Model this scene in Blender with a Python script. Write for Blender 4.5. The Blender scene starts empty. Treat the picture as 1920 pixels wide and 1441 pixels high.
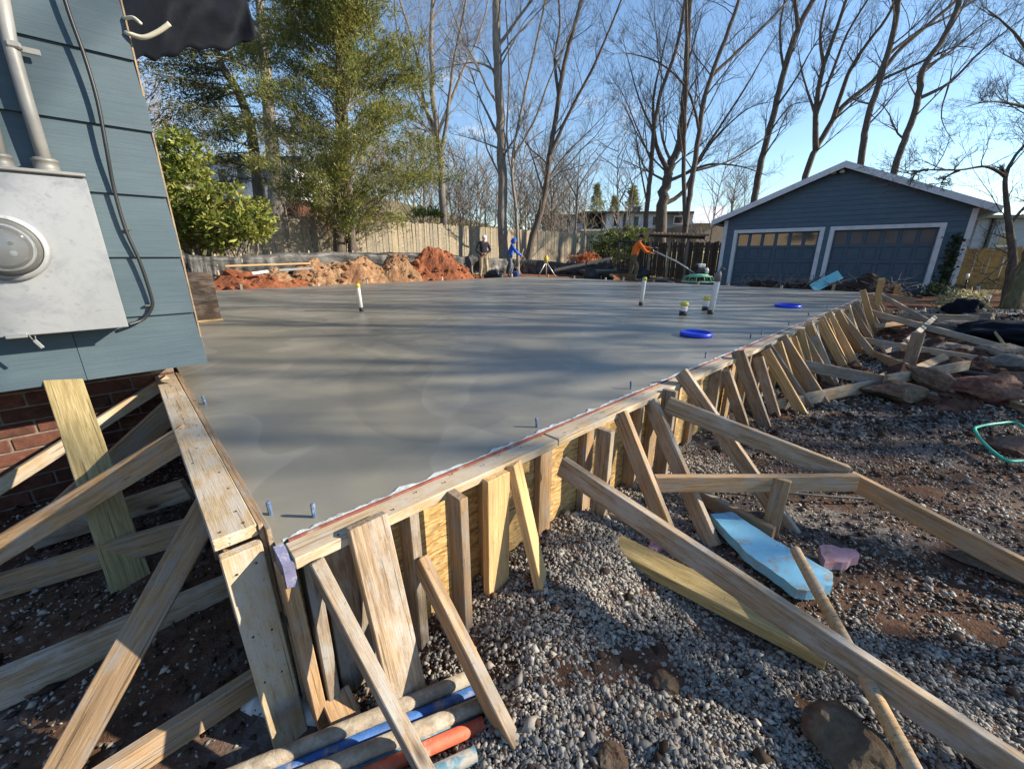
import bpy, bmesh, math, random
import numpy as np
from mathutils import Vector, Matrix, noise as mnoise

# ------------------------------------------------------------------ camera, sky, sun, exposure
SC = bpy.context.scene
COL = SC.collection
FPX, CAMH = 754.0, 0.82            # focal length in photo pixels, lens height above the slab surface (z = 0)
PITCH = math.atan(240 / FPX)
cam = bpy.data.cameras.new('camera')
cam.sensor_fit = 'HORIZONTAL'; cam.sensor_width = 36.0; cam.lens = FPX / 1920 * 36.0
cam.clip_start = 0.05; cam.clip_end = 900
camo = bpy.data.objects.new('camera', cam); COL.objects.link(camo)
camo.location = (0, 0, CAMH); camo.rotation_euler = (math.pi / 2 - PITCH, 0, 0)
SC.camera = camo

SUN_EL, SUN_AZ = math.radians(25.0), math.radians(-4.0)    # azimuth measured from +X towards +Y
sun_dir = Vector((math.cos(SUN_EL) * math.cos(SUN_AZ), math.cos(SUN_EL) * math.sin(SUN_AZ), math.sin(SUN_EL)))
sl = bpy.data.lights.new('sun', 'SUN'); sl.energy = 5.0; sl.angle = math.radians(0.6); sl.color = (1.0, 0.88, 0.70)
so = bpy.data.objects.new('sun', sl); COL.objects.link(so)
so.rotation_euler = sun_dir.to_track_quat('Z', 'Y').to_euler(); so.location = (20, 0, 20)

W = bpy.data.worlds.new('World'); SC.world = W; W.use_nodes = True
wn, wl = W.node_tree.nodes, W.node_tree.links
bg = wn['Background']; bg.inputs['Strength'].default_value = 0.105
sky = wn.new('ShaderNodeTexSky'); sky.sky_type = 'NISHITA'; sky.sun_disc = False
sky.sun_elevation = SUN_EL
sky.sun_rotation = math.atan2(sun_dir.x, sun_dir.y)
sky.air_density = 1.1; sky.dust_density = 0.0; sky.ozone_density = 3.2
tc = wn.new('ShaderNodeTexCoord')
mp = wn.new('ShaderNodeMapping'); mp.inputs['Scale'].default_value = (1.0, 1.0, 2.6)
nz = wn.new('ShaderNodeTexNoise'); nz.inputs['Scale'].default_value = 2.3; nz.inputs['Detail'].default_value = 9; nz.inputs['Roughness'].default_value = 0.62
rp = wn.new('ShaderNodeValToRGB'); rp.color_ramp.elements[0].position = 0.60; rp.color_ramp.elements[1].position = 0.82
rp.color_ramp.elements[1].color = (0.85, 0.85, 0.85, 1)
mx = wn.new('ShaderNodeMix'); mx.data_type = 'RGBA'; mx.inputs['B'].default_value = (7.5, 7.6, 7.9, 1)
wl.new(tc.outputs['Generated'], mp.inputs['Vector']); wl.new(mp.outputs['Vector'], nz.inputs['Vector'])
wl.new(nz.outputs['Fac'], rp.inputs['Fac']); wl.new(rp.outputs['Color'], mx.inputs['Factor'])
wl.new(sky.outputs['Color'], mx.inputs['A']); wl.new(mx.outputs['Result'], bg.inputs['Color'])

vs = SC.view_settings
vs.view_transform = 'Standard'; vs.look = 'None'; vs.gamma = 1.0; vs.use_curve_mapping = False
vs.exposure = 1.10
SC.cycles.use_denoising = True
SC.cycles.max_bounces = 6; SC.cycles.diffuse_bounces = 3; SC.cycles.glossy_bounces = 3
SC.cycles.transmission_bounces = 4; SC.cycles.transparent_max_bounces = 8

RND = random.Random(7)
# ------------------------------------------------------------------ site survey: photo pixel -> place
_c, _s = math.cos(PITCH), math.sin(PITCH)
EYE = Vector((0, 0, CAMH))
def ray(x, y):
    u, v = (x - 960) / FPX, (720 - y) / FPX
    return Vector((u, _c + v * _s, -_s + v * _c))
def at_z(x, y, z=0.0):
    d = ray(x, y); return EYE + d * ((z - CAMH) / d.z)
def at_y(x, y, Y):
    d = ray(x, y); return EYE + d * (Y / d.y)
def at_plane(x, y, n, k):
    d = ray(x, y); return EYE + d * ((k - n.dot(EYE)) / n.dot(d))
E1 = Vector((1.062, 1, 0)).normalized()            # along the right-hand slab edge
N1 = Vector((E1.y, -E1.x, 0))                      # outward from that edge
C0 = at_z(517, 1020); C0.z = 0                     # near corner of the slab
ZZ = Vector((0, 0, 1))
SLAB_S, SLAB_O = 12.75, 11.4                       # slab size along E1 and along -N1
def SO(s, o, z=0.0): return C0 + E1 * s + N1 * o + ZZ * z
def to_so(p): d = p - C0; return d.dot(E1), d.dot(N1)
K1 = N1.dot(C0)
def at_o(x, y, o): return at_plane(x, y, N1, K1 + o)
GZ = -0.62                                         # working ground beside the formwork

def fbm(p, sc=1.0, oct=4):
    return mnoise.fractal(Vector(p) * sc, 0.9, 2.1, oct, noise_basis='PERLIN_ORIGINAL')
def sstep(a, b, x):
    t = max(0.0, min(1.0, (x - a) / (b - a))); return t * t * (3 - 2 * t)
def ground_h(x, y):
    p = Vector((x, y, 0)); s, o = to_so(p)
    # working side (o > 0 or s < 0): low ground; far sides higher
    low = GZ + 0.05 * fbm((x, y, 3.1), 0.9) + 0.02 * fbm((x, y, 8.2), 4.0)
    low += 0.09 * math.exp(-((s - 1.15) / 0.5) ** 2 - ((o - 0.25) / 0.35) ** 2)
    low -= 0.18 * math.exp(-((s + 0.15) / 0.40) ** 2 - ((o - 0.1) / 0.45) ** 2)
    low -= 0.10 * sstep(-0.2, -0.9, s)
    low += 0.30 * sstep(4.0, 14.0, s) * sstep(1.0, 4.0, o) 
    far_b = -0.10 + 0.70 * sstep(-SLAB_O - 1.0, -SLAB_O - 10.5, o) * (1 - 0.35 * sstep(6, 20, s))
    far_e = -0.36 + 0.03 * fbm((x, y, 1.7), 0.7)
    wb = sstep(-SLAB_O + 0.6, -SLAB_O - 0.2, o)
    we = sstep(SLAB_S - 1.2, SLAB_S + 0.6, s)
    h = low
    h = h + (far_e - h) * we
    h = h + (far_b + 0.05 * fbm((x, y, 5.5), 0.6) - h) * wb
    if 0.12 < s < SLAB_S - 0.1 and -SLAB_O + 0.1 < o < -0.12: h = min(h, -0.75)
    # wooded hill rising behind on the left
    r = math.hypot(x, y)
    h += 15.0 * sstep(28, 95, r) * sstep(0.42, -0.62, x / max(r, 1))
    h += 2.2 * sstep(60, 200, r)
    return h
def on_ground(x, y):
    d = ray(x, y); t = 0.6
    for i in range(4000):
        p = EYE + d * t
        if p.z <= ground_h(p.x, p.y): return p
        t *= 1.01
    return EYE + d * t

# ------------------------------------------------------------------ object helpers
def link(name, me, m=None, parent=None, loc=None):
    o = bpy.data.objects.new(name, me); COL.objects.link(o)
    if m is not None and me is not None: me.materials.append(M[m] if isinstance(m, str) else m)
    if loc is not None: o.location = loc
    if parent is not None: o.parent = parent
    return o
def tag(o, label, cat, group=None):
    o['label'] = label; o['category'] = cat
    if group: o['group'] = group
    return o
def struct(o): o['kind'] = 'structure'; return o
def stuff(o): o['kind'] = 'stuff'; return o
def empty(name, loc, rz=0.0):
    o = bpy.data.objects.new(name, None); COL.objects.link(o); o.empty_display_size = 0.2
    o.location = loc; o.rotation_euler = (0, 0, rz); return o
def wm(o):
    return wm(o.parent) @ o.matrix_parent_inverse @ o.matrix_basis if o.parent else o.matrix_basis.copy()
def setp(o, parent):
    o.parent = parent; o.matrix_parent_inverse = wm(parent).inverted(); return o

class MB:
    """collects verts and faces of ONE piece"""
    def __init__(self): self.v = []; self.f = []
    def add(self, vs, fs):
        b = len(self.v); self.v.extend([tuple(p) for p in vs]); self.f.extend([tuple(i + b for i in f) for f in fs]); return self
    def box(self, c, sx, sy, sz, R=None, ch=0.0):
        a, b, d = sx / 2, sy / 2, sz / 2; c = Vector(c); ch = min(ch, 0.45 * min(sx, sy, sz))
        if ch <= 0:
            vs = [Vector((x, y, z)) for x in (-a, a) for y in (-b, b) for z in (-d, d)]
            fs = [(0, 1, 3, 2), (4, 6, 7, 5), (0, 4, 5, 1), (2, 3, 7, 6), (0, 2, 6, 4), (1, 5, 7, 3)]
        else:
            bm = bmesh.new(); bmesh.ops.create_cube(bm, size=1.0)
            for q in bm.verts: q.co = Vector((q.co.x * sx, q.co.y * sy, q.co.z * sz))
            bmesh.ops.bevel(bm, geom=bm.edges[:], offset=ch, segments=1, affect='EDGES')
            bm.verts.index_update(); vs = [q.co.copy() for q in bm.verts]; fs = [[q.index for q in f.verts] for f in bm.faces]; bm.free()
        if R is not None: vs = [R @ q for q in vs]
        return self.add([q + c for q in vs], fs)
    def tube(self, pts, rad, n=8, cap=True):
        pts = [Vector(p) for p in pts]
        if not isinstance(rad, (list, tuple)): rad = [rad] * len(pts)
        b = len(self.v); up = None
        for i, p in enumerate(pts):
            t = (pts[min(i + 1, len(pts) - 1)] - pts[max(i - 1, 0)])
            if t.length < 1e-9: t = Vector((0, 0, 1))
            t.normalize()
            if up is None: up = t.orthogonal().normalized()
            else:
                up = up - t * up.dot(t)
                up = up.normalized() if up.length > 1e-6 else t.orthogonal().normalized()
            w = t.cross(up)
            for k in range(n):
                a = 2 * math.pi * k / n
                self.v.append(tuple(p + (up * math.cos(a) + w * math.sin(a)) * rad[i]))
        for i in range(len(pts) - 1):
            for k in range(n):
                k2 = (k + 1) % n
                self.f.append((b + i * n + k, b + i * n + k2, b + (i + 1) * n + k2, b + (i + 1) * n + k))
        if cap:
            self.f.append(tuple(b + k for k in reversed(range(n)))); e = b + (len(pts) - 1) * n
            self.f.append(tuple(e + k for k in range(n)))
        return self
    def lathe(self, prof, n=24, c=(0, 0, 0), cap=True):
        b = len(self.v); c = Vector(c)
        for r, z in prof:
            for k in range(n):
                a = 2 * math.pi * k / n; self.v.append((c.x + r * math.cos(a), c.y + r * math.sin(a), c.z + z))
        for i in range(len(prof) - 1):
            for k in range(n):
                k2 = (k + 1) % n; self.f.append((b + i * n + k, b + i * n + k2, b + (i + 1) * n + k2, b + (i + 1) * n + k))
        if cap:
            self.f.append(tuple(b + k for k in reversed(range(n)))); e = b + (len(prof) - 1) * n
            self.f.append(tuple(e + k for k in range(n)))
        return self
    def prism(self, poly, d):
        """poly: 3-D points of a planar outline, extruded by vector d"""
        d = Vector(d); n = len(poly); P = [Vector(p) for p in poly]
        vs = P + [p + d for p in P]
        fs = [tuple(reversed(range(n))), tuple(range(n, 2 * n))] + [(i, (i + 1) % n, n + (i + 1) % n, n + i) for i in range(n)]
        return self.add(vs, fs)
    def mesh(self, name, smooth=False):
        me = bpy.data.meshes.new(name); me.from_pydata(self.v, [], self.f); me.validate(clean_customdata=False)
        if smooth: me.polygons.foreach_set('use_smooth', [True] * len(me.polygons))
        me.update(); return me
    def build(self, name, m, parent=None, smooth=False, loc=None):
        o = link(name, self.mesh(name, smooth), m)
        if loc is not None: o.location = loc
        if parent is not None: setp(o, parent)
        return o

def board_mesh(L, w, t, ch=0.003, n=4, bow=0.0, twist=0.0, cup=0.0):
    """a sawn board: length on X, width on Y, thickness on Z, eased edges"""
    a, b = w / 2, t / 2; prof = [(-a + ch, -b), (a - ch, -b), (a, -b + ch), (a, b - ch), (a - ch, b), (-a + ch, b), (-a, b - ch), (-a, -b + ch)]
    mb = MB(); st = [0.0] + [i / n for i in range(1, n)] + [1.0]
    rows = [(0.0, 1 - 2 * ch / w, 1 - 2 * ch / t)] + [(min(max(q, ch / L), 1 - ch / L), 1, 1) for q in st] + [(1.0, 1 - 2 * ch / w, 1 - 2 * ch / t)]
    for q, ky, kz in rows:
        x = (q - 0.5) * L; tw = twist * (q - 0.5); off = bow * 4 * q * (1 - q); cs, sn = math.cos(tw), math.sin(tw)
        for (y, z) in prof:
            y *= ky; z *= kz; mb.v.append((x, y * cs - z * sn, y * sn + z * cs + off))
    R = len(rows)
    for i in range(R - 1):
        for k in range(8):
            k2 = (k + 1) % 8; mb.f.append((i * 8 + k, i * 8 + k2, (i + 1) * 8 + k2, (i + 1) * 8 + k))
    mb.f.append(tuple(reversed(range(8)))); mb.f.append(tuple((R - 1) * 8 + k for k in range(8)))
    return mb
def board(name, p1, p2, w, t, normal, m, parent=None, bow=None, twist=None, ch=0.003):
    """a board from p1 to p2 (centre line); `normal` is the direction its wide face looks"""
    p1, p2 = Vector(p1), Vector(p2); x = p2 - p1; L = x.length; x.normalize()
    z = Vector(normal); z = (z - x * z.dot(x)).normalized(); y = z.cross(x)
    bow = RND.uniform(-1, 1) * 0.0025 * L if bow is None else bow
    twist = RND.uniform(-1, 1) * 0.02 * L if twist is None else twist
    o = link(name, board_mesh(L, w, t, ch, 4, bow, twist).mesh(name), m)
    Mx = Matrix((x, y, z)).transposed().to_4x4(); Mx.translation = (p1 + p2) / 2
    o.matrix_world = Mx
    if parent is not None: setp(o, parent)
    return o
def rot_to(x, up=ZZ):
    x = Vector(x).normalized(); up = Vector(up); z = (up - x * up.dot(x)).normalized(); return Matrix((x, z.cross(x), z)).transposed()

def rock_mesh(name, r, seed, squash=(1, 1, 0.7), sub=3, rough=0.35, facet=True):
    bm = bmesh.new(); bmesh.ops.create_icosphere(bm, subdivisions=sub, radius=1.0); rr = random.Random(seed)
    planes = [(Vector((rr.uniform(-1, 1), rr.uniform(-1, 1), rr.uniform(-1, 1))).normalized(), rr.uniform(0.55, 0.85)) for _ in range(9)]
    for v in bm.verts:
        p = v.co.copy()
        if facet:
            for n, k in planes:
                d = p.dot(n)
                if d > k: p -= n * (d - k) * 0.9
        p *= 1 + rough * fbm(p + Vector((seed * 3.7, 0, 0)), 1.3, 5) * 0.6 + 0.05 * fbm(p + Vector((seed, 2, 0)), 5.0, 3)
        v.co = Vector((p.x * squash[0], p.y * squash[1], p.z * squash[2])) * r
    me = bpy.data.meshes.new(name); bm.to_mesh(me); bm.free(); return me

# ------------------------------------------------------------------ procedural materials
M = {}
class NT:
    def __init__(self, name, rough=0.7, spec=0.3):
        self.m = bpy.data.materials.new(name); self.m.use_nodes = True
        self.n, self.l = self.m.node_tree.nodes, self.m.node_tree.links
        self.b = self.n['Principled BSDF']; self.b.inputs['Roughness'].default_value = rough
        self.b.inputs['Specular IOR Level'].default_value = spec; M[name] = self.m
        self.t = self.n.new('ShaderNodeTexCoord')
    def co(self, kind='Object', scale=(1, 1, 1), rnd=False, rot=(0, 0, 0)):
        src = self.t.outputs[kind]
        if rnd:
            oi = self.n.new('ShaderNodeObjectInfo'); mu = self.n.new('ShaderNodeMath'); mu.operation = 'MULTIPLY'; mu.inputs[1].default_value = 37.0
            self.l.new(oi.outputs['Random'], mu.inputs[0]); ad = self.n.new('ShaderNodeVectorMath'); ad.operation = 'ADD'
            self.l.new(src, ad.inputs[0]); self.l.new(mu.outputs[0], ad.inputs[1]); src = ad.outputs[0]
        mp = self.n.new('ShaderNodeMapping'); mp.inputs['Scale'].default_value = scale; mp.inputs['Rotation'].default_value = rot
        self.l.new(src, mp.inputs['Vector']); return mp.outputs[0]
    def world(self, scale=(1, 1, 1)):
        g = self.n.new('ShaderNodeNewGeometry'); mp = self.n.new('ShaderNodeMapping'); mp.inputs['Scale'].default_value = scale
        self.l.new(g.outputs['Position'], mp.inputs['Vector']); return mp.outputs[0]
    def noise(self, vec, scale, detail=4, rough=0.55, dist=0.0):
        x = self.n.new('ShaderNodeTexNoise'); x.inputs['Scale'].default_value = scale; x.inputs['Detail'].default_value = detail
        x.inputs['Roughness'].default_value = rough; x.inputs['Distortion'].default_value = dist
        self.l.new(vec, x.inputs['Vector']); return x.outputs['Fac']
    def voro(self, vec, scale, feature='F1', out='Distance'):
        x = self.n.new('ShaderNodeTexVoronoi'); x.feature = feature; x.inputs['Scale'].default_value = scale
        self.l.new(vec, x.inputs['Vector']); return x.outputs[out]
    def wave(self, vec, scale, dist=4, detail=3, axis='X'):
        x = self.n.new('ShaderNodeTexWave'); x.bands_direction = axis; x.inputs['Scale'].default_value = scale
        x.inputs['Distortion'].default_value = dist; x.inputs['Detail'].default_value = detail; x.inputs['Detail Scale'].default_value = 1.5
        self.l.new(vec, x.inputs['Vector']); return x.outputs['Fac']
    def ramp(self, fac, stops):
        x = self.n.new('ShaderNodeValToRGB'); e = x.color_ramp.elements
        while len(e) > 1: e.remove(e[0])
        e[0].position = stops[0][0]; e[0].color = self._c(stops[0][1])
        for p, c in stops[1:]: q = e.new(p); q.color = self._c(c)
        self.l.new(fac, x.inputs['Fac']); return x.outputs['Color']
    def _c(self, c):
        if isinstance(c, (int, float)): return (c, c, c, 1)
        return (c[0], c[1], c[2], 1)
    def mix(self, fac, a, b, mode='MIX'):
        x = self.n.new('ShaderNodeMix'); x.data_type = 'RGBA'; x.blend_type = mode
        for sock, val in ((x.inputs['Factor'], fac), (x.inputs['A'], a), (x.inputs['B'], b)):
            if hasattr(val, 'is_linked') or hasattr(val, 'links'): self.l.new(val, sock)
            elif isinstance(val, (int, float)) and sock.name != 'Factor': sock.default_value = (val, val, val, 1)
            elif isinstance(val, (int, float)): sock.default_value = val
            else: sock.default_value = self._c(val)
        return x.outputs['Result']
    def rand(self, kind='obj'):
        if kind == 'obj': return self.n.new('ShaderNodeObjectInfo').outputs['Random']
        return self.n.new('ShaderNodeNewGeometry').outputs['Random Per Island']
    def color(self, sock): 
        if hasattr(sock, 'links'): self.l.new(sock, self.b.inputs['Base Color'])
        else: self.b.inputs['Base Color'].default_value = self._c(sock)
        return self
    def rough(self, sock): self.l.new(sock, self.b.inputs['Roughness']); return self
    def bump(self, h, strength=0.4, dist=0.01):
        x = self.n.new('ShaderNodeBump'); x.inputs['Strength'].default_value = strength; x.inputs['Distance'].default_value = dist
        self.l.new(h, x.inputs['Height']); self.l.new(x.outputs['Normal'], self.b.inputs['Normal']); return self

def wood_mat(name, dark, mid, light, grime=(0.30, 0.28, 0.25), grime_amt=0.57, rough=0.8):
    t = NT(name, rough, 0.2); v = t.co('Object', (1.2, 22, 22), rnd=True)
    g = t.noise(v, 3.0, 6, 0.65, 0.6); f = t.noise(t.co('Object', (3, 60, 60), rnd=True), 4, 3, 0.6)
    c = t.ramp(g, [(0.30, tuple(x * 0.8 for x in dark)), (0.5, mid), (0.70, light)])
    c = t.mix(t.ramp(f, [(0.42, 0.0), (0.58, 1.0)]), t.mix(0.45, c, dark), c)
    v2 = t.co('Object', (2.2, 6, 6), rnd=True); gm = t.ramp(t.noise(v2, 2.6, 8, 0.72), [(grime_amt - 0.1, 0.0), (grime_amt + 0.06, 0.9)])
    c = t.mix(gm, c, grime)
    sp = t.ramp(t.noise(t.co('Object', (9, 9, 9), rnd=True), 9, 6, 0.75), [(0.60, 0.0), (0.68, 0.85)])
    c = t.mix(sp, c, (grime[0] * 0.35, grime[1] * 0.34, grime[2] * 0.33))
    kn = t.ramp(t.voro(t.co('Object', (1.5, 5, 5), rnd=True), 1.3), [(0.05, 1.0), (0.11, 0.0)]); c = t.mix(kn, c, (dark[0] * 0.45, dark[1] * 0.4, dark[2] * 0.38))
    tone = t.ramp(t.rand(), [(0.0, (0.72, 0.74, 0.78)), (0.5, (1.0, 1.0, 1.0)), (1.0, (1.18, 1.10, 1.0))])
    ck = t.ramp(t.noise(t.co('Object', (0.9, 45, 45), rnd=True), 2.0, 2, 0.5), [(0.66, 0.0), (0.68, 0.7)]); c = t.mix(ck, c, tuple(x * 0.35 for x in dark))
    t.color(t.mix(1.0, c, tone, 'MULTIPLY')).bump(t.mix(0.5, g, f), 0.55, 0.005)
wood_mat('lumber', (0.235, 0.15, 0.08), (0.39, 0.26, 0.148), (0.50, 0.355, 0.21))
wood_mat('lumber_worn', (0.185, 0.135, 0.09), (0.33, 0.25, 0.17), (0.45, 0.36, 0.255), grime=(0.36, 0.345, 0.32), grime_amt=0.56)
wood_mat('lumber_fresh', (0.36, 0.235, 0.11), (0.52, 0.36, 0.185), (0.62, 0.46, 0.26), grime_amt=0.72)
wood_mat('lumber_treated', (0.27, 0.20, 0.085), (0.42, 0.325, 0.15), (0.55, 0.445, 0.235), grime=(0.34, 0.31, 0.2), grime_amt=0.75)
wood_mat('lumber_dark', (0.03, 0.022, 0.017), (0.06, 0.045, 0.036), (0.10, 0.08, 0.066), grime=(0.13, 0.11, 0.1))
wood_mat('lumber_pale', (0.33, 0.255, 0.155), (0.41, 0.325, 0.215), (0.50, 0.41, 0.29), grime=(0.42, 0.395, 0.355), grime_amt=0.52)
wood_mat('pole_wood', (0.30, 0.20, 0.11), (0.42, 0.30, 0.17), (0.52, 0.40, 0.25), grime=(0.36, 0.32, 0.27))
wood_mat('fence_old', (0.22, 0.18, 0.125), (0.40, 0.34, 0.245), (0.55, 0.48, 0.355), grime=(0.25, 0.23, 0.19), grime_amt=0.55)
wood_mat('fence_dark', (0.045, 0.035, 0.028), (0.085, 0.068, 0.052), (0.15, 0.12, 0.09), grime=(0.12, 0.11, 0.09))
wood_mat('fence_new', (0.30, 0.19, 0.07), (0.42, 0.28, 0.11), (0.52, 0.36, 0.16), grime=(0.26, 0.2, 0.1), grime_amt=0.65)

def osb_mat():
    t = NT('strand_board', 0.75, 0.25); v = t.co('Object', (9, 26, 26), rnd=True)
    nzz = t.noise(t.co('Object', (5, 5, 5)), 3, 2); col = t.voro(t.co('Object', (22, 75, 75), rot=(0, 0, 0.5)), 1.6, out='Color')
    col2 = t.voro(t.co('Object', (22, 75, 75), rot=(0.4, 0, -0.6)), 1.3, out='Color')
    sep = t.n.new('ShaderNodeSeparateColor'); t.l.new(col, sep.inputs[0]); sep2 = t.n.new('ShaderNodeSeparateColor'); t.l.new(col2, sep2.inputs[0])
    c1 = t.ramp(sep.outputs[0], [(0.0, (0.30, 0.18, 0.065)), (0.5, (0.47, 0.31, 0.125)), (1.0, (0.60, 0.42, 0.20))])
    c2 = t.ramp(sep2.outputs[0], [(0.0, (0.24, 0.14, 0.05)), (1.0, (0.56, 0.385, 0.17))])
    c = t.mix(t.ramp(sep2.outputs[1], [(0.45, 0.0), (0.55, 1.0)]), c1, c2)
    t.color(t.mix(t.ramp(nzz, [(0.6, 0), (0.75, 0.6)]), c, (0.2, 0.16, 0.12))).bump(sep.outputs[0], 0.3, 0.002)
osb_mat()
def simple(name, c, rough=0.6, spec=0.3, var=0.15, scale=6, metal=0.0, bump=0.0, dirt=None, kind='Object', dt=0.52):
    t = NT(name, rough, spec); v = t.co(kind); n = t.noise(v, scale, 6, 0.65)
    lo = tuple(x * (1 - var) for x in c); hi = tuple(min(1, x * (1 + var)) for x in c)
    col = t.ramp(n, [(0.3, lo), (0.7, hi)])
    if dirt: col = t.mix(t.ramp(t.noise(v, scale * 0.6, 8, 0.75), [(dt, 0.0), (dt + 0.12, 0.85)]), col, dirt)
    t.color(col); t.b.inputs['Metallic'].default_value = metal
    if bump: t.bump(t.noise(v, scale * 3, 6, 0.7), bump, 0.01)
    return t
simple('concrete_smear', (0.50, 0.56, 0.58), 0.85, dirt=(0.24, 0.24, 0.225), scale=24, var=0.3, bump=0.6)
simple('red_chalk', (0.23, 0.075, 0.055), 0.85, dirt=(0.30, 0.25, 0.21), scale=14, var=0.35)
simple('foam_blue', (0.21, 0.50, 0.70), 0.7, 0.2, 0.06, 18, bump=0.2, dirt=(0.33, 0.27, 0.20))
simple('foam_cyan', (0.24, 0.60, 0.66), 0.7, 0.2, 0.06, 8, bump=0.15)
simple('foam_pink', (0.40, 0.25, 0.29), 0.7, 0.2, 0.1, 26, dirt=(0.30, 0.13, 0.07))
simple('pvc_white', (0.72, 0.73, 0.72), 0.35, 0.4, 0.05, 5, dirt=None)
simple('cap_yellow', (0.62, 0.55, 0.06), 0.45, 0.4, 0.1, 10)
simple('tape_dark', (0.03, 0.03, 0.035), 0.5)
simple('ring_blue', (0.012, 0.05, 0.62), 0.35, 0.45, 0.1, 6)
simple('bolt_blue', (0.07, 0.12, 0.22), 0.45, 0.5, 0.3, 60, dirt=(0.4, 0.42, 0.42))
simple('tape_purple', (0.19, 0.19, 0.31), 0.3, 0.5, 0.3, 25, dirt=(0.42, 0.42, 0.46), bump=0.4)
simple('pipe_grey', (0.27, 0.225, 0.17), 0.75, 0.3, 0.35, 26, dirt=(0.40, 0.365, 0.30), bump=0.6, dt=0.47)
simple('pipe_blue', (0.03, 0.11, 0.33), 0.55, 0.4, 0.3, 24, dirt=(0.30, 0.27, 0.23), bump=0.4, dt=0.50)
simple('pipe_teal', (0.06, 0.16, 0.23), 0.6, 0.4, 0.3, 24, dirt=(0.31, 0.28, 0.24), bump=0.4, dt=0.48)
simple('pipe_red', (0.46, 0.095, 0.05), 0.55, 0.4, 0.25, 24, dirt=(0.40, 0.30, 0.235), bump=0.4, dt=0.51)
simple('tarp_black', (0.016, 0.019, 0.026), 0.42, 0.45, 0.4, 4, bump=0.4)
simple('tarp_navy', (0.006, 0.008, 0.013), 0.75, 0.12, 0.3, 4, bump=0.5)
t = NT('silt_fabric', 0.5, 0.4); n = t.noise(t.world((1, 1, 2.0)), 5, 5, 0.65, 0.8); n2 = t.noise(t.world(), 0.30, 2)
t.color(t.mix(t.ramp(n2, [(0.40, 0.0), (0.56, 1.0)]), t.ramp(n, [(0.4, (0.010, 0.011, 0.012)), (0.75, (0.04, 0.04, 0.04))]), t.ramp(n, [(0.35, (0.03, 0.03, 0.03)), (0.6, (0.085, 0.083, 0.08)), (0.8, (0.16, 0.155, 0.145))]))).bump(n, 0.5, 0.03)
simple('cable_black', (0.018, 0.02, 0.022), 0.4, 0.4, 0.2)
simple('wire_cream', (0.60, 0.57, 0.44), 0.45, 0.4, 0.08)
simple('metal_lock', (0.62, 0.62, 0.60), 0.3, 0.5, 0.1, 30, metal=0.8)
simple('conduit_grey', (0.26, 0.26, 0.25), 0.5, 0.4, 0.12, 10, dirt=(0.27, 0.265, 0.25), metal=0.2)
simple('hub_grey', (0.18, 0.18, 0.172), 0.55, 0.4, 0.12, 20, metal=0.3)
simple('trim_white', (0.66, 0.67, 0.69), 0.6, 0.3, 0.07, 6, dirt=(0.52, 0.53, 0.54))
simple('roof_shingle', (0.20, 0.20, 0.205), 0.9, 0.2, 0.3, 14, bump=0.4)
simple('steel_black', (0.02, 0.02, 0.022), 0.5, 0.4, 0.3, 12)
simple('steel_rod', (0.10, 0.095, 0.09), 0.6, 0.4, 0.3, 30)
simple('hose_green', (0.02, 0.40, 0.27), 0.4, 0.45, 0.1, 8)
simple('trowel_green', (0.16, 0.46, 0.30), 0.5, 0.4, 0.15, 12, dirt=(0.42, 0.48, 0.42))
simple('engine_white', (0.66, 0.66, 0.63), 0.4, 0.4, 0.1, 12)
simple('level_yellow', (0.62, 0.42, 0.03), 0.4, 0.4, 0.1, 12)
simple('alu', (0.55, 0.53, 0.49), 0.4, 0.5, 0.1, 12, metal=0.4)
simple('bucket_blue', (0.05, 0.10, 0.38), 0.5, 0.4, 0.1, 12)
simple('skin', (0.36, 0.19, 0.12), 0.55, 0.3, 0.1, 20)
simple('cloth_dark', (0.045, 0.045, 0.055), 0.9, 0.1, 0.3, 12, bump=0.4)
simple('cloth_tan', (0.45, 0.36, 0.22), 0.9, 0.1, 0.2, 12, bump=0.4)
simple('cloth_blue', (0.035, 0.12, 0.50), 0.9, 0.1, 0.2, 12, bump=0.4)
simple('cloth_jean', (0.13, 0.15, 0.19), 0.9, 0.1, 0.25, 12, bump=0.4)
simple('cloth_orange', (0.68, 0.16, 0.03), 0.9, 0.1, 0.15, 12, bump=0.4)
simple('cloth_khaki', (0.12, 0.10, 0.065), 0.9, 0.1, 0.25, 12, bump=0.4)
simple('cap_white', (0.60, 0.58, 0.57), 0.8, 0.2, 0.1)
simple('hair_black', (0.012, 0.01, 0.01), 0.7, 0.2, 0.2)
simple('boot_leather', (0.16, 0.10, 0.055), 0.8, 0.2, 0.3, 14)
simple('render_white', (0.62, 0.64, 0.68), 0.8, 0.2, 0.06, 3)
simple('render_grey', (0.40, 0.43, 0.47), 0.8, 0.2, 0.06, 3)
simple('render_tan', (0.36, 0.28, 0.21), 0.8, 0.2, 0.12, 3)
simple('frame_dark', (0.03, 0.032, 0.035), 0.5, 0.4, 0.2)
simple('mortar', (0.20, 0.165, 0.14), 0.95, 0.1, 0.3, 20, bump=0.6)
simple('sheathing', (0.32, 0.235, 0.15), 0.85, 0.15, 0.25, 20, dirt=(0.18, 0.14, 0.1))
simple('lamp_face', (0.7, 0.7, 0.66), 0.3, 0.5, 0.05)

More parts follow.
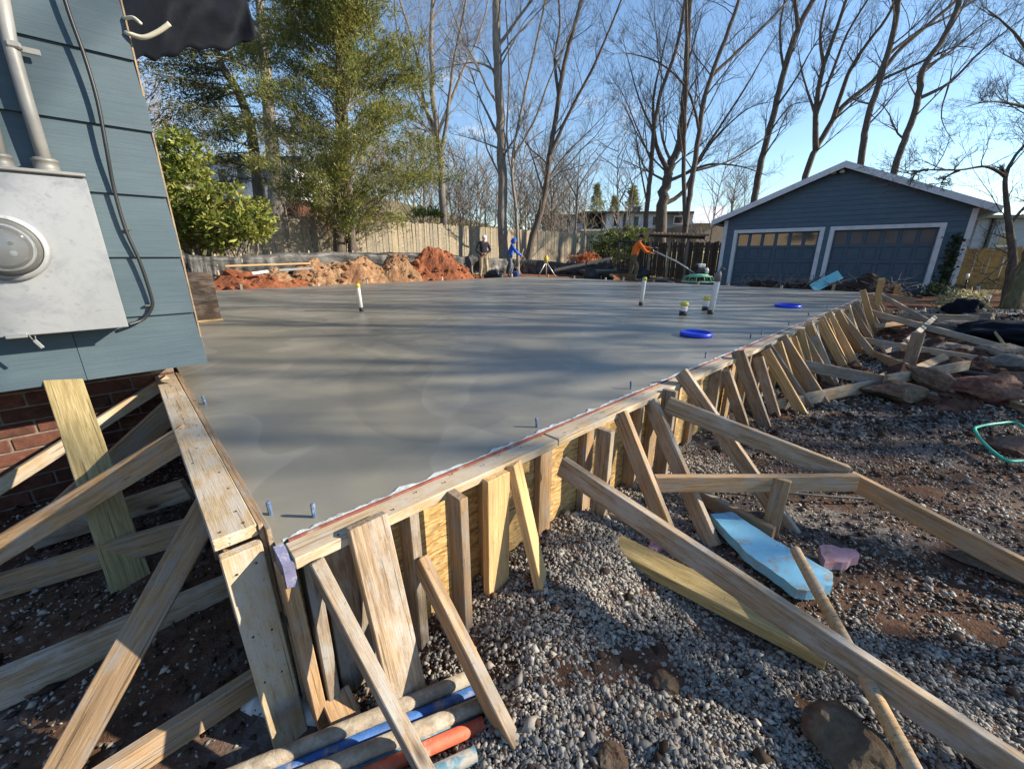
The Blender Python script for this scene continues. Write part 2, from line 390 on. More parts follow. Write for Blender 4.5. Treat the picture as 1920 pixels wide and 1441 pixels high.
t = NT('glass_dark', 0.08, 0.5); t.color((0.02, 0.025, 0.03))
t = NT('glass_tan_reflection', 0.06, 1.0); nn = t.noise(t.co('Object', (1, 1, 1), rnd=True), 1.2, 3); t.color(t.ramp(nn, [(0.35, (0.05, 0.05, 0.048)), (0.65, (0.13, 0.118, 0.10))])); t.b.inputs['IOR'].default_value = 1.9  # warm tan reflection painted into the pane colour of the left garage door
t = NT('glass_grey_reflection', 0.12, 0.6); nn = t.noise(t.co('Object', (1, 1, 1), rnd=True), 1.2, 3); t.color(t.ramp(nn, [(0.35, (0.075, 0.085, 0.095)), (0.65, (0.12, 0.125, 0.125))]))  # grey-blue reflection painted into the pane colour of the right garage door
t = NT('glass_meter', 0.02, 0.5); t.b.inputs['Transmission Weight'].default_value = 0.9; t.b.inputs['IOR'].default_value = 1.02; t.b.inputs['Coat Weight'].default_value = 0.35; t.b.inputs['Coat Roughness'].default_value = 0.03; t.color((0.95, 0.97, 0.96))

# bricks, box metal, siding paint
t = NT('brick_red', 0.9, 0.15); v = t.co('Object', (1, 1, 1), rnd=True); n = t.noise(v, 18, 6, 0.7)
c = t.ramp(n, [(0.3, (0.075, 0.036, 0.028)), (0.55, (0.135, 0.062, 0.046)), (0.75, (0.21, 0.115, 0.085))])
t.color(t.mix(1.0, c, t.ramp(t.rand(), [(0, (0.6, 0.6, 0.62)), (1, (1.2, 1.1, 1.05))]), 'MULTIPLY')).bump(t.noise(v, 40, 5, 0.7), 0.6, 0.006)
t = NT('box_metal', 0.42, 0.5); v = t.co('Object'); n = t.noise(v, 6, 8, 0.7, 0.5); n2 = t.noise(v, 28, 6, 0.7)
c = t.ramp(n, [(0.38, (0.27, 0.283, 0.305)), (0.50, (0.345, 0.357, 0.372)), (0.7, (0.385, 0.393, 0.40))])
c = t.mix(t.ramp(n2, [(0.58, 0.0), (0.68, 0.7)]), c, (0.22, 0.23, 0.245))
st = t.ramp(t.noise(t.co('Object', (5, 5, 1.2)), 2.5, 6, 0.7), [(0.55, 0.0), (0.7, 0.6)])
t.color(t.mix(st, c, (0.30, 0.308, 0.315))); t.b.inputs['Metallic'].default_value = 0.45; t.rough(t.ramp(n, [(0.3, 0.55), (0.7, 0.36)]))
def paint(name, c, grain=(2.0, 2.0, 60.0), fade=(0.0, 0.0, 0.0), amt=0.35):
    t = NT(name, 0.62, 0.35); v = t.co('Object', grain, rnd=True); n = t.noise(v, 2.2, 5, 0.65, 0.3)
    big = t.noise(t.co('Object', (1, 1, 2.5), rnd=True), 2.2, 6, 0.65)
    a = t.ramp(n, [(0.35, tuple(x * 0.84 for x in c)), (0.55, c), (0.8, tuple(x * 1.08 for x in c))])
    a = t.mix(t.ramp(big, [(0.45, 0.0), (0.75, amt)]), a, fade)
    t.color(a).bump(n, 0.4, 0.004)
paint('siding_teal', (0.062, 0.097, 0.122), (1.5, 1.5, 70.0), (0.10, 0.142, 0.165))
paint('siding_navy', (0.082, 0.128, 0.172), (0.6, 0.6, 12.0), (0.115, 0.16, 0.205), 0.6)
paint('door_navy', (0.078, 0.115, 0.150), (0.8, 0.8, 8.0), (0.06, 0.105, 0.15), 0.4)
paint('siding_slate', (0.30, 0.34, 0.40), (0.5, 0.5, 8.0), (0.36, 0.4, 0.46), 0.4)

# fresh concrete
t = NT('wet_concrete', 0.4, 0.5); v = t.world(); big = t.noise(v, 0.45, 6, 0.6, 0.6); med = t.noise(v, 2.2, 6, 0.62, 1.2); fine = t.noise(v, 60, 4, 0.6)
sw = t.wave(t.world((1, 1, 1)), 1.3, 9.0, 2.0, 'Y')
c = t.ramp(big, [(0.34, (0.178, 0.170, 0.142)), (0.5, (0.228, 0.217, 0.181)), (0.66, (0.285, 0.27, 0.225))])
c = t.mix(t.ramp(med, [(0.40, 0.0), (0.62, 0.55)]), c, (0.17, 0.168, 0.15))
c = t.mix(t.ramp(fine, [(0.62, 0.0), (0.72, 0.35)]), c, (0.11, 0.11, 0.10))
patch = t.noise(v, 0.55, 1.5, 0.4, 1.6); c = t.mix(t.ramp(patch, [(0.505, 0.0), (0.515, 0.5), (0.60, 0.1)]), c, (0.145, 0.143, 0.13)); patch2 = t.noise(t.world((1.3, 0.9, 1)), 0.8, 1.0, 0.4, 1.2); c = t.mix(t.ramp(patch2, [(0.53, 0.0), (0.538, 0.35), (0.64, 0.0)]), c, (0.30, 0.292, 0.262))
t.color(c).rough(t.ramp(t.mix(0.5, big, med), [(0.3, 0.50), (0.5, 0.36), (0.7, 0.52)]))
# trowel arcs
vr = t.n.new('ShaderNodeTexVoronoi'); vr.inputs['Scale'].default_value = 0.9; t.l.new(t.world(), vr.inputs['Vector'])
mm = t.n.new('ShaderNodeMath'); mm.operation = 'SINE'; m2 = t.n.new('ShaderNodeMath'); m2.operation = 'MULTIPLY'; m2.inputs[1].default_value = 95.0
t.l.new(vr.outputs['Distance'], m2.inputs[0]); t.l.new(m2.outputs[0], mm.inputs[0])
t.bump(t.mix(0.04, t.mix(0.2, big, fine), mm.outputs[0]), 0.08, 0.006)

# soil / gravel bed / clay / leaf litter by where they lie on the site
t = NT('ground_soil', 0.95, 0.12); v = t.world(); a = t.noise(v, 1.3, 7, 0.65); b = t.noise(v, 14, 6, 0.7); cc = t.noise(v, 55, 4, 0.7)
soil = t.ramp(b, [(0.3, (0.045, 0.026, 0.018)), (0.55, (0.105, 0.060, 0.040)), (0.78, (0.19, 0.115, 0.078))])
grav = t.ramp(t.voro(v, 32, out='Color'), [(0.0, (0.07, 0.07, 0.072)), (0.55, (0.19, 0.185, 0.18)), (1.0, (0.36, 0.35, 0.33))])
near = t.mix(t.ramp(a, [(0.48, 0.0), (0.62, 0.6)]), soil, grav)
clay = t.ramp(b, [(0.3, (0.15, 0.055, 0.025)), (0.6, (0.30, 0.125, 0.06)), (0.8, (0.44, 0.23, 0.13))])
litter = t.ramp(b, [(0.3, (0.10, 0.075, 0.04)), (0.55, (0.20, 0.165, 0.085)), (0.8, (0.34, 0.28, 0.16))])
litter = t.mix(t.ramp(a, [(0.45, 0), (0.6, 0.7)]), litter, (0.13, 0.15, 0.05))
def so_axis(t, vec, c):     # distance along a site axis: dot(position, vec) - c
    g = t.n.new('ShaderNodeNewGeometry'); d = t.n.new('ShaderNodeVectorMath'); d.operation = 'DOT_PRODUCT'; d.inputs[1].default_value = vec
    t.l.new(g.outputs['Position'], d.inputs[0]); m = t.n.new('ShaderNodeMath'); m.operation = 'SUBTRACT'; m.inputs[1].default_value = c
    t.l.new(d.outputs['Value'], m.inputs[0]); return m.outputs[0]
def mapr(t, val, a, b):
    m = t.n.new('ShaderNodeMapRange'); m.inputs['From Min'].default_value = a; m.inputs['From Max'].default_value = b; t.l.new(val, m.inputs['Value']); return m.outputs['Result']
oax = so_axis(t, tuple(-N1), -K1); sax = so_axis(t, tuple(E1), E1.dot(C0))
c = t.mix(mapr(t, oax, 9.0, 11.0), near, clay)
c = t.mix(mapr(t, sax, 9.0, 13.5), c, t.mix(t.ramp(a, [(0.4, 0), (0.6, 1)]), soil, clay))
c = t.mix(mapr(t, oax, 14.5, 17.0), c, litter); c = t.mix(mapr(t, sax, 19, 24), c, litter)
t.color(c).bump(t.mix(0.5, b, cc), 0.8, 0.03)
t = NT('pebble', 0.8, 0.25); r = t.rand('isl')
c = t.ramp(r, [(0.0, (0.10, 0.096, 0.092)), (0.25, (0.185, 0.178, 0.168)), (0.5, (0.28, 0.264, 0.235)), (0.72, (0.345, 0.318, 0.275)), (0.9, (0.45, 0.42, 0.37)), (0.97, (0.22, 0.145, 0.10)), (1.0, (0.42, 0.40, 0.37))])
t.color(t.mix(t.ramp(t.noise(t.world(), 45, 5, 0.7), [(0.5, 0.0), (0.75, 0.5)]), c, (0.17, 0.145, 0.125))).bump(t.noise(t.world(), 120, 4), 0.3, 0.003)
t = NT('clod', 0.95, 0.1); r = t.rand('isl'); t.color(t.ramp(r, [(0, (0.03, 0.022, 0.017)), (0.6, (0.065, 0.045, 0.034)), (1, (0.12, 0.078, 0.056))]))
def rockmat(name, a, b, c, red=None):
    t = NT(name, 0.9, 0.15); v = t.co('Object', (1, 1, 1), rnd=True); n = t.noise(v, 5, 8, 0.7, 0.6); col = t.ramp(n, [(0.3, a), (0.52, b), (0.72, c)])
    if red: col = t.mix(t.ramp(t.noise(v, 3, 6, 0.7), [(0.48, 0), (0.6, 0.85)]), col, red)
    t.color(t.mix(t.ramp(t.noise(v, 26, 6, 0.75), [(0.42, 0.35), (0.56, 0.0)]), col, tuple(x * 0.55 for x in a))).bump(t.noise(v, 14, 9, 0.8), 1.0, 0.035)
rockmat('rock_tan', (0.10, 0.075, 0.055), (0.235, 0.18, 0.125), (0.36, 0.295, 0.22), (0.19, 0.085, 0.055))
rockmat('rock_red', (0.115, 0.05, 0.038), (0.21, 0.095, 0.07), (0.33, 0.18, 0.13), (0.30, 0.2, 0.15))
rockmat('rock_grey', (0.12, 0.10, 0.085), (0.24, 0.21, 0.175), (0.38, 0.34, 0.29))
rockmat('clay_red', (0.12, 0.04, 0.02), (0.27, 0.095, 0.045), (0.42, 0.18, 0.095))
rockmat('clay_tan', (0.12, 0.06, 0.03), (0.31, 0.19, 0.105), (0.50, 0.345, 0.21), (0.28, 0.125, 0.065))
rockmat('clay_dark', (0.06, 0.03, 0.02), (0.135, 0.068, 0.046), (0.22, 0.13, 0.09))
rockmat('root_soil', (0.03, 0.02, 0.015), (0.065, 0.042, 0.032), (0.13, 0.085, 0.065))

# bark and leaves
def bark(name, a, b, c):
    t = NT(name, 0.9, 0.15); v = t.world((6, 6, 1.2)); n = t.noise(v, 3.0, 6, 0.7, 0.4)
    t.color(t.ramp(n, [(0.3, a), (0.55, b), (0.78, c)])).bump(n, 0.6, 0.03)
bark('bark_grey', (0.12, 0.105, 0.09), (0.25, 0.22, 0.19), (0.40, 0.36, 0.31))
bark('bark_dark', (0.055, 0.045, 0.038), (0.125, 0.103, 0.086), (0.24, 0.20, 0.165))
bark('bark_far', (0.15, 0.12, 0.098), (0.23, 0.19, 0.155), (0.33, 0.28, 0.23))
bark('bark_moss', (0.06, 0.055, 0.03), (0.14, 0.125, 0.07), (0.26, 0.22, 0.15))
def leafmat(name, stops, trans=0.25, rough=0.55):
    t = NT(name, rough, 0.3); r = t.rand('isl'); big = t.noise(t.world(), 1.1, 3)
    c = t.ramp(r, stops); c = t.mix(t.ramp(big, [(0.42, 0.0), (0.62, 0.45)]), c, stops[-1][1])
    t.color(c); tr = t.n.new('ShaderNodeBsdfTranslucent'); t.l.new(c, tr.inputs['Color'])
    ms = t.n.new('ShaderNodeMixShader'); ms.inputs[0].default_value = trans
    t.l.new(t.b.outputs[0], ms.inputs[1]); t.l.new(tr.outputs[0], ms.inputs[2]); t.l.new(ms.outputs[0], t.n['Material Output'].inputs['Surface'])
leafmat('leaf_cedar', [(0.0, (0.042, 0.062, 0.016)), (0.4, (0.118, 0.152, 0.034)), (0.8, (0.22, 0.238, 0.054)), (1.0, (0.31, 0.275, 0.08))], 0.38)
leafmat('leaf_hemlock', [(0.0, (0.03, 0.042, 0.018)), (0.6, (0.07, 0.085, 0.035)), (1.0, (0.15, 0.15, 0.065))])
leafmat('leaf_laurel', [(0.0, (0.045, 0.08, 0.014)), (0.45, (0.13, 0.175, 0.03)), (0.8, (0.24, 0.265, 0.05)), (1.0, (0.36, 0.34, 0.085))], 0.3, 0.4)
leafmat('leaf_holly', [(0.0, (0.03, 0.055, 0.014)), (0.6, (0.075, 0.12, 0.025)), (1.0, (0.17, 0.20, 0.045))], 0.2, 0.4)
leafmat('leaf_dead', [(0.0, (0.14, 0.09, 0.045)), (0.6, (0.30, 0.21, 0.10)), (1.0, (0.45, 0.33, 0.17))], 0.3)
leafmat('leaf_rust', [(0.0, (0.30, 0.07, 0.03)), (0.6, (0.48, 0.14, 0.06)), (1.0, (0.55, 0.26, 0.12))], 0.3)
leafmat('leaf_ivy', [(0.0, (0.012, 0.03, 0.012)), (0.7, (0.03, 0.055, 0.02)), (1.0, (0.07, 0.09, 0.03))], 0.2)
leafmat('leaf_pale', [(0.0, (0.20, 0.20, 0.09)), (0.6, (0.38, 0.37, 0.2)), (1.0, (0.55, 0.5, 0.32))], 0.3)
# ================================================================== THE SETTING: ground, slab
def build_ground():
    n = 261; cx, cy = 2.0, 6.0
    ax = [18 * u + 240 * u ** 5 for u in (i / (n // 2) - 1 for i in range(n))]
    vs, fs = [], []
    for j in range(n):
        for i in range(n):
            x, y = cx + ax[i], cy + ax[j]; vs.append((x, y, ground_h(x, y)))
    for j in range(n - 1):
        for i in range(n - 1): a = j * n + i; fs.append((a, a + 1, a + n + 1, a + n))
    mb = MB(); mb.v = vs; mb.f = fs
    struct(mb.build('ground', 'ground_soil', smooth=True))
build_ground()

slab = struct(MB().prism([SO(0, 0, -0.72), SO(SLAB_S, 0, -0.72), SO(SLAB_S, -SLAB_O, -0.72), SO(0, -SLAB_O, -0.72)], (0, 0, 0.72)).build('concrete_slab', 'wet_concrete'))
for (x, y) in [(385, 757), (508, 963), (590, 968), (1007, 800), (1183, 728), (1323, 670), (1407, 634), (1428, 627), (1479, 609), (1515, 592), (1550, 578)]:
    p = at_z(x, y); h = 0.052; tl = Vector((RND.uniform(-.1, .1), RND.uniform(-.1, .1), 1)) * h
    b = MB().tube([p - tl * 0.3, p + tl * 0.93, p + tl], [0.0075, 0.0075, 0.006], 8).build('anchor_bolt', 'bolt_blue'); setp(b, slab)

def pipe_stub(x, y, h, r, label, cap='cap_yellow', lean=(0, 0), base=True, collar=False):
    p = at_z(x, y); e = empty('pipe_stub', p); top = p + Vector((lean[0], lean[1], h))
    MB().tube([p - ZZ * 0.05, p + (top - p) * 0.98, top], [r, r, r * 0.96], 16).build('pipe', 'pvc_white', e, True)
    if cap: MB().tube([top - (top - p).normalized() * 0.035, top + ZZ * 0.006, top + ZZ * 0.02], [r * 1.1, r * 1.1, r * 0.75], 16).build('cap', cap, e, True)
    if base: MB().tube([p - ZZ * 0.02, p + (top - p).normalized() * 0.06], r * 1.07, 16).build('tape_band', 'tape_dark', e, True)
    if collar:
        MB().tube([top, top + Vector((0, 0, 0.10)), top + Vector((0, 0, 0.15))], [r * 1.15, r * 1.1, r * 0.6], 14).build('coupling', 'hub_grey', e, True)
        MB().tube([top + ZZ * 0.12, top + ZZ * 0.2 + Vector((0.03, 0, 0)), top + Vector((0.08, 0, 0.17))], 0.012, 8).build('valve_handle', 'steel_rod', e, True)
    tag(e, label, 'pipe'); return e
pipe_stub(678, 583, 0.40, 0.030, 'lone slim white pipe stub with yellow cap in left half of the slab', lean=(-0.015, 0))
pipe_stub(1201, 572, 0.46, 0.033, 'slim white pipe stub with yellow cap directly below the man in orange', lean=(0.03, 0))
pipe_stub(1280, 590, 0.17, 0.050, 'short fat white pipe stub with yellow cap, nearest of the cluster', lean=(0.01, 0))
pipe_stub(1322, 581, 0.19, 0.050, 'short fat white pipe stub with yellow cap behind the tall grey-topped pipe', lean=(0.01, 0))
pipe_stub(1331, 588, 0.47, 0.040, 'tall white pipe stub with grey valve on top and no yellow cap', cap=None, lean=(0.04, 0), collar=True)

def blue_lid(x0, x1, y, label):
    a, b = at_z(x0, y), at_z(x1, y); c = (a + b) / 2; r = (b - a).length / 2; e = empty('plastic_dish', c)
    setp(MB().lathe([(r * 0.84, 0.001), (r, 0.001), (r * 1.04, 0.02), (r * 1.0, 0.045), (r * 0.90, 0.046), (r * 0.86, 0.02)], 32).build('rim', 'ring_blue', None, True, c), e)
    setp(MB().lathe([(r * 0.01, 0.003), (r * 0.83, 0.003), (r * 0.83, 0.012), (r * 0.3, 0.016), (r * 0.01, 0.016)], 32).build('disc', 'ring_blue', None, True, c), e)
    tag(e, label, 'dish')
blue_lid(1277, 1332, 629, 'blue round plastic dish on the slab, nearer one below the pipe cluster')
blue_lid(1456, 1498, 575, 'blue round plastic dish on the slab, farther one right of the pipes')

# ================================================================== RIGHT-HAND FORMWORK
fr = empty('timber_formwork', SO(0, 0.05, GZ))
tag(fr, 'long timber formwork with studs and leaning braces along the right slab edge', 'formwork')
x = 0.03; i = 0
while x < SLAB_S - 0.1:
    L = min(2.42, SLAB_S - x)
    for (z0, z1, dz) in ((-0.68, -0.33, 0.0), (-0.325, -0.012, 0.0)):
        board('strand_panel', SO(x + 0.002, 0.007 + 0.001 * (i % 2), (z0 + z1) / 2), SO(x + L - 0.003, 0.007 + 0.001 * (i % 2), (z0 + z1) / 2), z1 - z0, 0.011, N1, 'strand_board', fr, 0, 0, 0.0015)
    board('edge_strip', SO(x + 0.002, 0.0075, -0.003), SO(x + L - 0.003, 0.0075, -0.003), 0.013, 0.016, ZZ, 'red_chalk', fr, 0, 0, 0.001)
    x += L; i += 1
x = 0.02
for L in (1.15, 2.3, 1.9, 2.4, 2.3, 2.6):
    L = min(L, SLAB_S - x)
    board('top_plate', SO(x, 0.062, -0.019 + RND.uniform(-.004, .004)), SO(x + L - 0.004, 0.064 + RND.uniform(-.006, .006), -0.019 + RND.uniform(-.004, .004)), 0.092, 0.038, ZZ, RND.choice(['lumber_pale', 'lumber_worn', 'lumber_pale']), fr)
    x += L
# ragged foam edge left between concrete and form
def foam_strip():
    mb = MB(); n = 420; rows = []
    for i in range(n + 1):
        s = 0.02 + (SLAB_S - 0.05) * (i / n) ** 1.5; a = 0.015 + 0.024 * fbm((s * 13, 0, 1), 1.0, 5) + 0.012 * fbm((s * 2, 3, 1), 1.0, 2); h = 0.004 + 0.003 * fbm((s * 14, 0, 7), 1.0, 3)
        rows.append([SO(s, -max(a, 0.004), -0.01), SO(s, -max(a, 0.004) * 0.9, h), SO(s, -0.001, h * 0.9), SO(s, -0.0005, -0.01)])
    for r in rows: mb.v.extend(tuple(q) for q in r)
    for i in range(n):
        for k in range(3): a = i * 4 + k; mb.f.append((a, a + 1, a + 5, a + 4))
    return mb
foam_strip().build('foam_strip', 'concrete_smear', fr)
MB().prism([SO(-0.010, 0.016, -0.07), SO(0.018, 0.016, -0.075), SO(0.018, 0.112, -0.085), SO(-0.010, 0.108, -0.08)], (0, 0, 0.078)).build('tape_patch', 'tape_purple', fr)

TW, TT = 0.089, 0.038
def stud(x, y, m='lumber', o=0.057, wide=False, ztop=-0.039, out=0.0, w=TW):
    p = at_o(x, y, o + out); s, _ = to_so(p)
    nrm = N1 if wide else E1
    oo = 0.034 if wide else o
    return board('stud', SO(s, oo + out, GZ - 0.06), SO(s + RND.uniform(-.012, .012), oo + out, ztop), w, TT, nrm, m, fr)
stud(552, 1110, 'lumber', ztop=-0.042); stud(585, 1110, 'lumber_worn'); stud(648, 1060, 'lumber_worn', wide=True, w=0.14)
stud(770, 1010, 'lumber_worn'); stud(857, 940, 'lumber', out=0.088, ztop=-0.004); stud(912, 905, 'lumber'); stud(935, 905, 'lumber_fresh', wide=True, out=0.09, w=0.12, ztop=-0.02)
stud(1025, 880, 'lumber', wide=True); stud(1108, 820, 'lumber', wide=True); stud(1134, 810, 'lumber_worn', out=0.088); stud(1190, 790, 'lumber')
stud(1230, 780, 'lumber', wide=True); stud(1262, 750, 'lumber_fresh'); stud(1258, 725, 'lumber_worn', out=0.09, ztop=0.02); stud(1308, 730, 'lumber', wide=True); stud(1342, 705, 'lumber_worn')
s = to_so(at_o(1342, 705, 0.057))[0] + 0.35; k = 0
while s < SLAB_S:
    board('stud', SO(s, 0.057, GZ - 0.06), SO(s + RND.uniform(-.02, .02), 0.057, -0.04), TW, TT, E1 if k % 3 else N1, RND.choice(['lumber', 'lumber_fresh', 'lumber', 'lumber_worn']), fr)
    s += RND.uniform(0.26, 0.40); k += 1

def brace(top, foot, m='lumber', w=TW, t=TT, normal=None, otop=0.115, zf=None, name='brace', lift=0.02):
    a = at_o(top[0], top[1], otop); zf = GZ if zf is None else zf
    b = at_z(foot[0], foot[1], zf + lift); x = (b - a).normalized()
    return board(name, a - x * 0.02, b + x * 0.05, w, t, E1 if normal is None else normal, m, fr)
brace((595, 1062), (800, 1450), 'lumber_worn')
brace((690, 985), (762, 1292), 'lumber_worn', w=0.125, normal=N1, lift=0.03)
brace((792, 1058), (945, 1365), 'lumber')
brace((965, 875), (1020, 1115), 'lumber_fresh', normal=N1 + E1 * 0.5)
brace((1165, 780), (1265, 1035), 'lumber'); brace((1222, 757), (1328, 1005), 'lumber_worn')
brace((1280, 702), (1484, 1000), 'lumber_worn', w=0.092, otop=0.10, zf=GZ - 0.06)
FAR = [((1359, 696), (1394, 795)), ((1385, 662), (1432, 795)), ((1422, 673), (1451, 770)), ((1438, 651), (1511, 757)), ((1458, 644), (1492, 750)),
       ((1474, 636), (1505, 729)), ((1501, 621), (1557, 720)), ((1517, 606), (1563, 716)), ((1531, 618), (1568, 684)), ((1540, 597), (1586, 686)), ((1554, 588), (1608, 690)),
       ((1572, 584), (1644, 674)), ((1588, 574), (1610, 650)), ((1605, 567), (1634, 632)), ((1618, 545), (1641, 626)), ((1632, 552), (1648, 615)), ((1641, 556), (1670, 614))]
for k, (a, b) in enumerate(FAR):
    brace(a, b, ['lumber_fresh', 'lumber', 'lumber_pale', 'lumber_worn', 'lumber_fresh'][k % 5] if k > 3 else 'lumber_worn', w=TW * (1.15 if k in (1, 3) else 1))
rb_ = random.Random(21); s_ = 4.2
while s_ < SLAB_S - 0.3:
    a = SO(s_, 0.125, -0.03 + rb_.uniform(-.02, .06)); b = SO(s_ + rb_.uniform(0.02, 0.25), rb_.uniform(0.30, 0.62), GZ - 0.03)
    board('brace', a, b, TW, TT, E1, rb_.choice(['lumber_fresh', 'lumber', 'lumber_pale', 'lumber_fresh']), fr); s_ += rb_.uniform(0.28, 0.55)
# long rakers reaching out across the ground and their stakes
def raker(p, q, m, w=TW, name='brace'): return board(name, p, q, w, TT, p.cross(q) if False else (q - p).cross(ZZ), m, fr)
raker(at_o(1052, 872, 0.13), at_z(1990, 1500, GZ + 0.05), 'lumber_worn', 0.10)
raker(at_o(1250, 757, 0.20), at_z(1585, 888, GZ + 0.30), 'lumber_worn', 0.10)
raker(at_z(1590, 896, GZ + 0.24), at_z(1990, 1105, GZ + 0.08), 'lumber', 0.10)
p = at_z(1226, 905, -0.34); q = at_z(1605, 903, -0.34); raker(p, q, 'lumber', 0.092)
qs = at_z(1466, 902, p.z); g = Vector((qs.x, qs.y, GZ)); off = (EYE - qs); off.z = 0; off = off.normalized() * 0.05
board('stake', g + off - ZZ * 0.1 - E1 * 0.02, qs + off + ZZ * 0.04, TW * 0.9, TT, off, 'lumber', fr)
raker(at_z(1303, 925, GZ + 0.04), at_z(1450, 1002, GZ + 0.03), 'lumber', 0.09)
raker(at_z(1136, 968, GZ + 0.05), at_z(1222, 1006, GZ + 0.03), 'lumber', 0.09)
raker(at_o(1473, 678, 0.14), at_z(1668, 716, GZ + 0.16), 'lumber_worn', 0.12)
raker(at_o(1577, 630, 0.14), at_z(1850, 675, GZ + 0.12), 'lumber_pale', 0.09)
raker(at_o(1618, 581, 0.14), at_z(1895, 655, GZ + 0.10), 'lumber_pale', 0.10)
raker(at_o(1646, 550, 0.10), at_z(1748, 606, GZ + 0.20), 'lumber_pale', 0.09)
raker(at_z(1452, 760, GZ + 0.05), at_z(1640, 720, GZ + 0.12), 'lumber_worn', 0.12)
raker(at_z(1600, 650, GZ + 0.05), at_z(1700, 690, GZ + 0.1), 'lumber', 0.12)
c = at_z(1706, 678, GZ + 0.1); board('stake', c - ZZ * 0.15, c + ZZ * 0.40 - E1 * 0.05, 0.13, TT, -N1 - E1 * 0.3 + Vector((0, -1, 0)), 'lumber_worn', fr)
for (x, yb, yt, w, dx) in ((1674, 585, 533, 0.12, 10), (1647, 560, 522, 0.10, 6), (1690, 622, 575, 0.06, 3)):
    p = at_o(x, yb, 0.25); q = at_o(x + dx, yt, 0.25); board('stake', p - ZZ * 0.3, q, w, TT, Vector((-0.3, -1, 0)), 'lumber_fresh', fr)
# boards and stakes round the far edges of the slab
far_form = empty('edge_formwork', SO(SLAB_S, -SLAB_O / 2, -0.3)); tag(far_form, 'low edge boards with short stakes round the far sides of the slab', 'formwork')
for i in range(5):
    a = -0.05 - i * 2.27
    board('edge_board', SO(SLAB_S + 0.025, a, -0.13), SO(SLAB_S + 0.025, a - 2.26, -0.13), 0.24, TT, E1, 'lumber', far_form)
for i in range(5):
    a = 0.6 + i * 2.43
    board('edge_board', SO(a, -SLAB_O - 0.025, -0.13), SO(a + 2.42, -SLAB_O - 0.025, -0.13), 0.24, TT, N1, 'lumber_pale', far_form)
for i in range(9):
    o = -0.6 - i * 1.2 + RND.uniform(-.3, .3); h = RND.uniform(0.06, 0.16)
    board('stake', SO(SLAB_S + 0.065, o, -0.4), SO(SLAB_S + 0.065 + RND.uniform(0, .03), o + RND.uniform(-.03, .03), h), 0.06, 0.035, E1, RND.choice(['lumber', 'lumber_pale']), far_form)
for x in (452, 600, 690, 830, 960, 1028, 1052, 1085):
    p = at_o(x, 540, -SLAB_O - 0.065); s = to_so(p)[0]; h = RND.uniform(0.06, 0.14)
    if 0 < s < SLAB_S: board('stake', SO(s, -SLAB_O - 0.065, -0.4), SO(s + RND.uniform(-.03, .03), -SLAB_O - 0.065, h), 0.06, 0.035, N1, 'lumber_pale', far_form)

# ================================================================== LEFT-HAND FORMWORK by the house
fl = empty('timber_formwork', SO(-0.1, -1.2, GZ)); tag(fl, 'short timber formwork box with flat top board meeting the brick wall on the left', 'formwork')
LZ = 0.012
OBR = -2.54
LN = 0.055                                      # its near end stands a little proud
near_o = to_so(at_z(455, 992, LN))[1]
board('top_plate', SO(-0.084, near_o, LN - 0.019), SO(-0.086, OBR + 0.01, LZ - 0.024), 0.112, TT, ZZ, 'lumber_pale', fl, 0.002, 0.0)
for k, s in enumerate((-0.0205, -0.007)):
    for (z0, z1) in ((-0.66, -0.325), (-0.32, LZ - 0.001 - 0.006 * k)):
        board('plywood_panel', SO(s, near_o + 0.01 + 0.03 * k, (z0 + z1) / 2 + (LN - LZ if z1 > -0.2 else 0)), SO(s, OBR + 0.01, (z0 + z1) / 2), z1 - z0, 0.0125, E1, 'lumber', fl, 0, 0, 0.001)
p1, p2 = SO(-0.082, near_o + 0.021, LN - 0.045), SO(-0.072, near_o + 0.028, GZ - 0.20)
board('corner_post', p2, p1, 0.105, TT, N1, 'lumber_pale', fl)
for o in (near_o - 0.06, near_o - 0.5, near_o - 0.95, near_o - 1.4, near_o - 1.85, near_o - 2.3):
    board('stud', SO(-0.075, o, GZ - 0.15), SO(-0.075, o, LZ - 0.042), TW, TT, N1, 'lumber', fl)
def lbrace(a, b, m, w=TW, normal=None): return board('brace', a, b, w, TT, normal if normal is not None else (b - a).cross(ZZ), m, fl)
lbrace(at_z(358, 812, 0.0), at_z(-250, 1180, -0.70), 'lumber', 0.115)
lbrace(at_z(400, 935, 0.02), at_z(95, 1480, -0.68), 'lumber', 0.092, normal=N1 * 0.9 + ZZ * 0.3 - E1 * 0.3)
lbrace(at_z(318, 710, 0.0), at_z(-250, 1070, -0.66), 'lumber_pale', 0.075)
lbrace(at_z(352, 915, -0.40), at_z(60, 1010, -0.66), 'lumber_worn', 0.12)
lbrace(at_z(380, 985, -0.45), at_z(-40, 1110, -0.66), 'lumber', 0.12)
lbrace(at_z(330, 760, -0.12), at_z(60, 1010, -0.68), 'lumber', 0.14)
lbrace(at_z(428, 1105, -0.60), at_z(-160, 1360, -0.62), 'lumber_worn', 0.15)
lbrace(at_z(480, 1275, -0.66), at_z(150, 1490, -0.66), 'lumber', 0.10)
board('stub', at_z(628, 1300, -0.60), at_z(655, 1362, -0.66), TW, TT, N1 + ZZ * 0.4, 'lumber', fr)
for (s_, o_) in [(-0.115, near_o - 0.03), (-0.055, near_o - 0.035), (-0.06, near_o - 0.12)] + [(-0.084 + RND.uniform(-.035, .035), near_o - 0.3 - 0.16 * k) for k in range(13)]:
    setp(MB().lathe([(0.0005, 0), (0.0034, 0), (0.003, 0.0016), (0.0005, 0.002)], 8).build('nail_head', 'steel_black', None, False, SO(s_, o_, LN + 0.0015 + (LZ - LN - 0.004) * (near_o - o_) / (near_o - OBR))), fl)
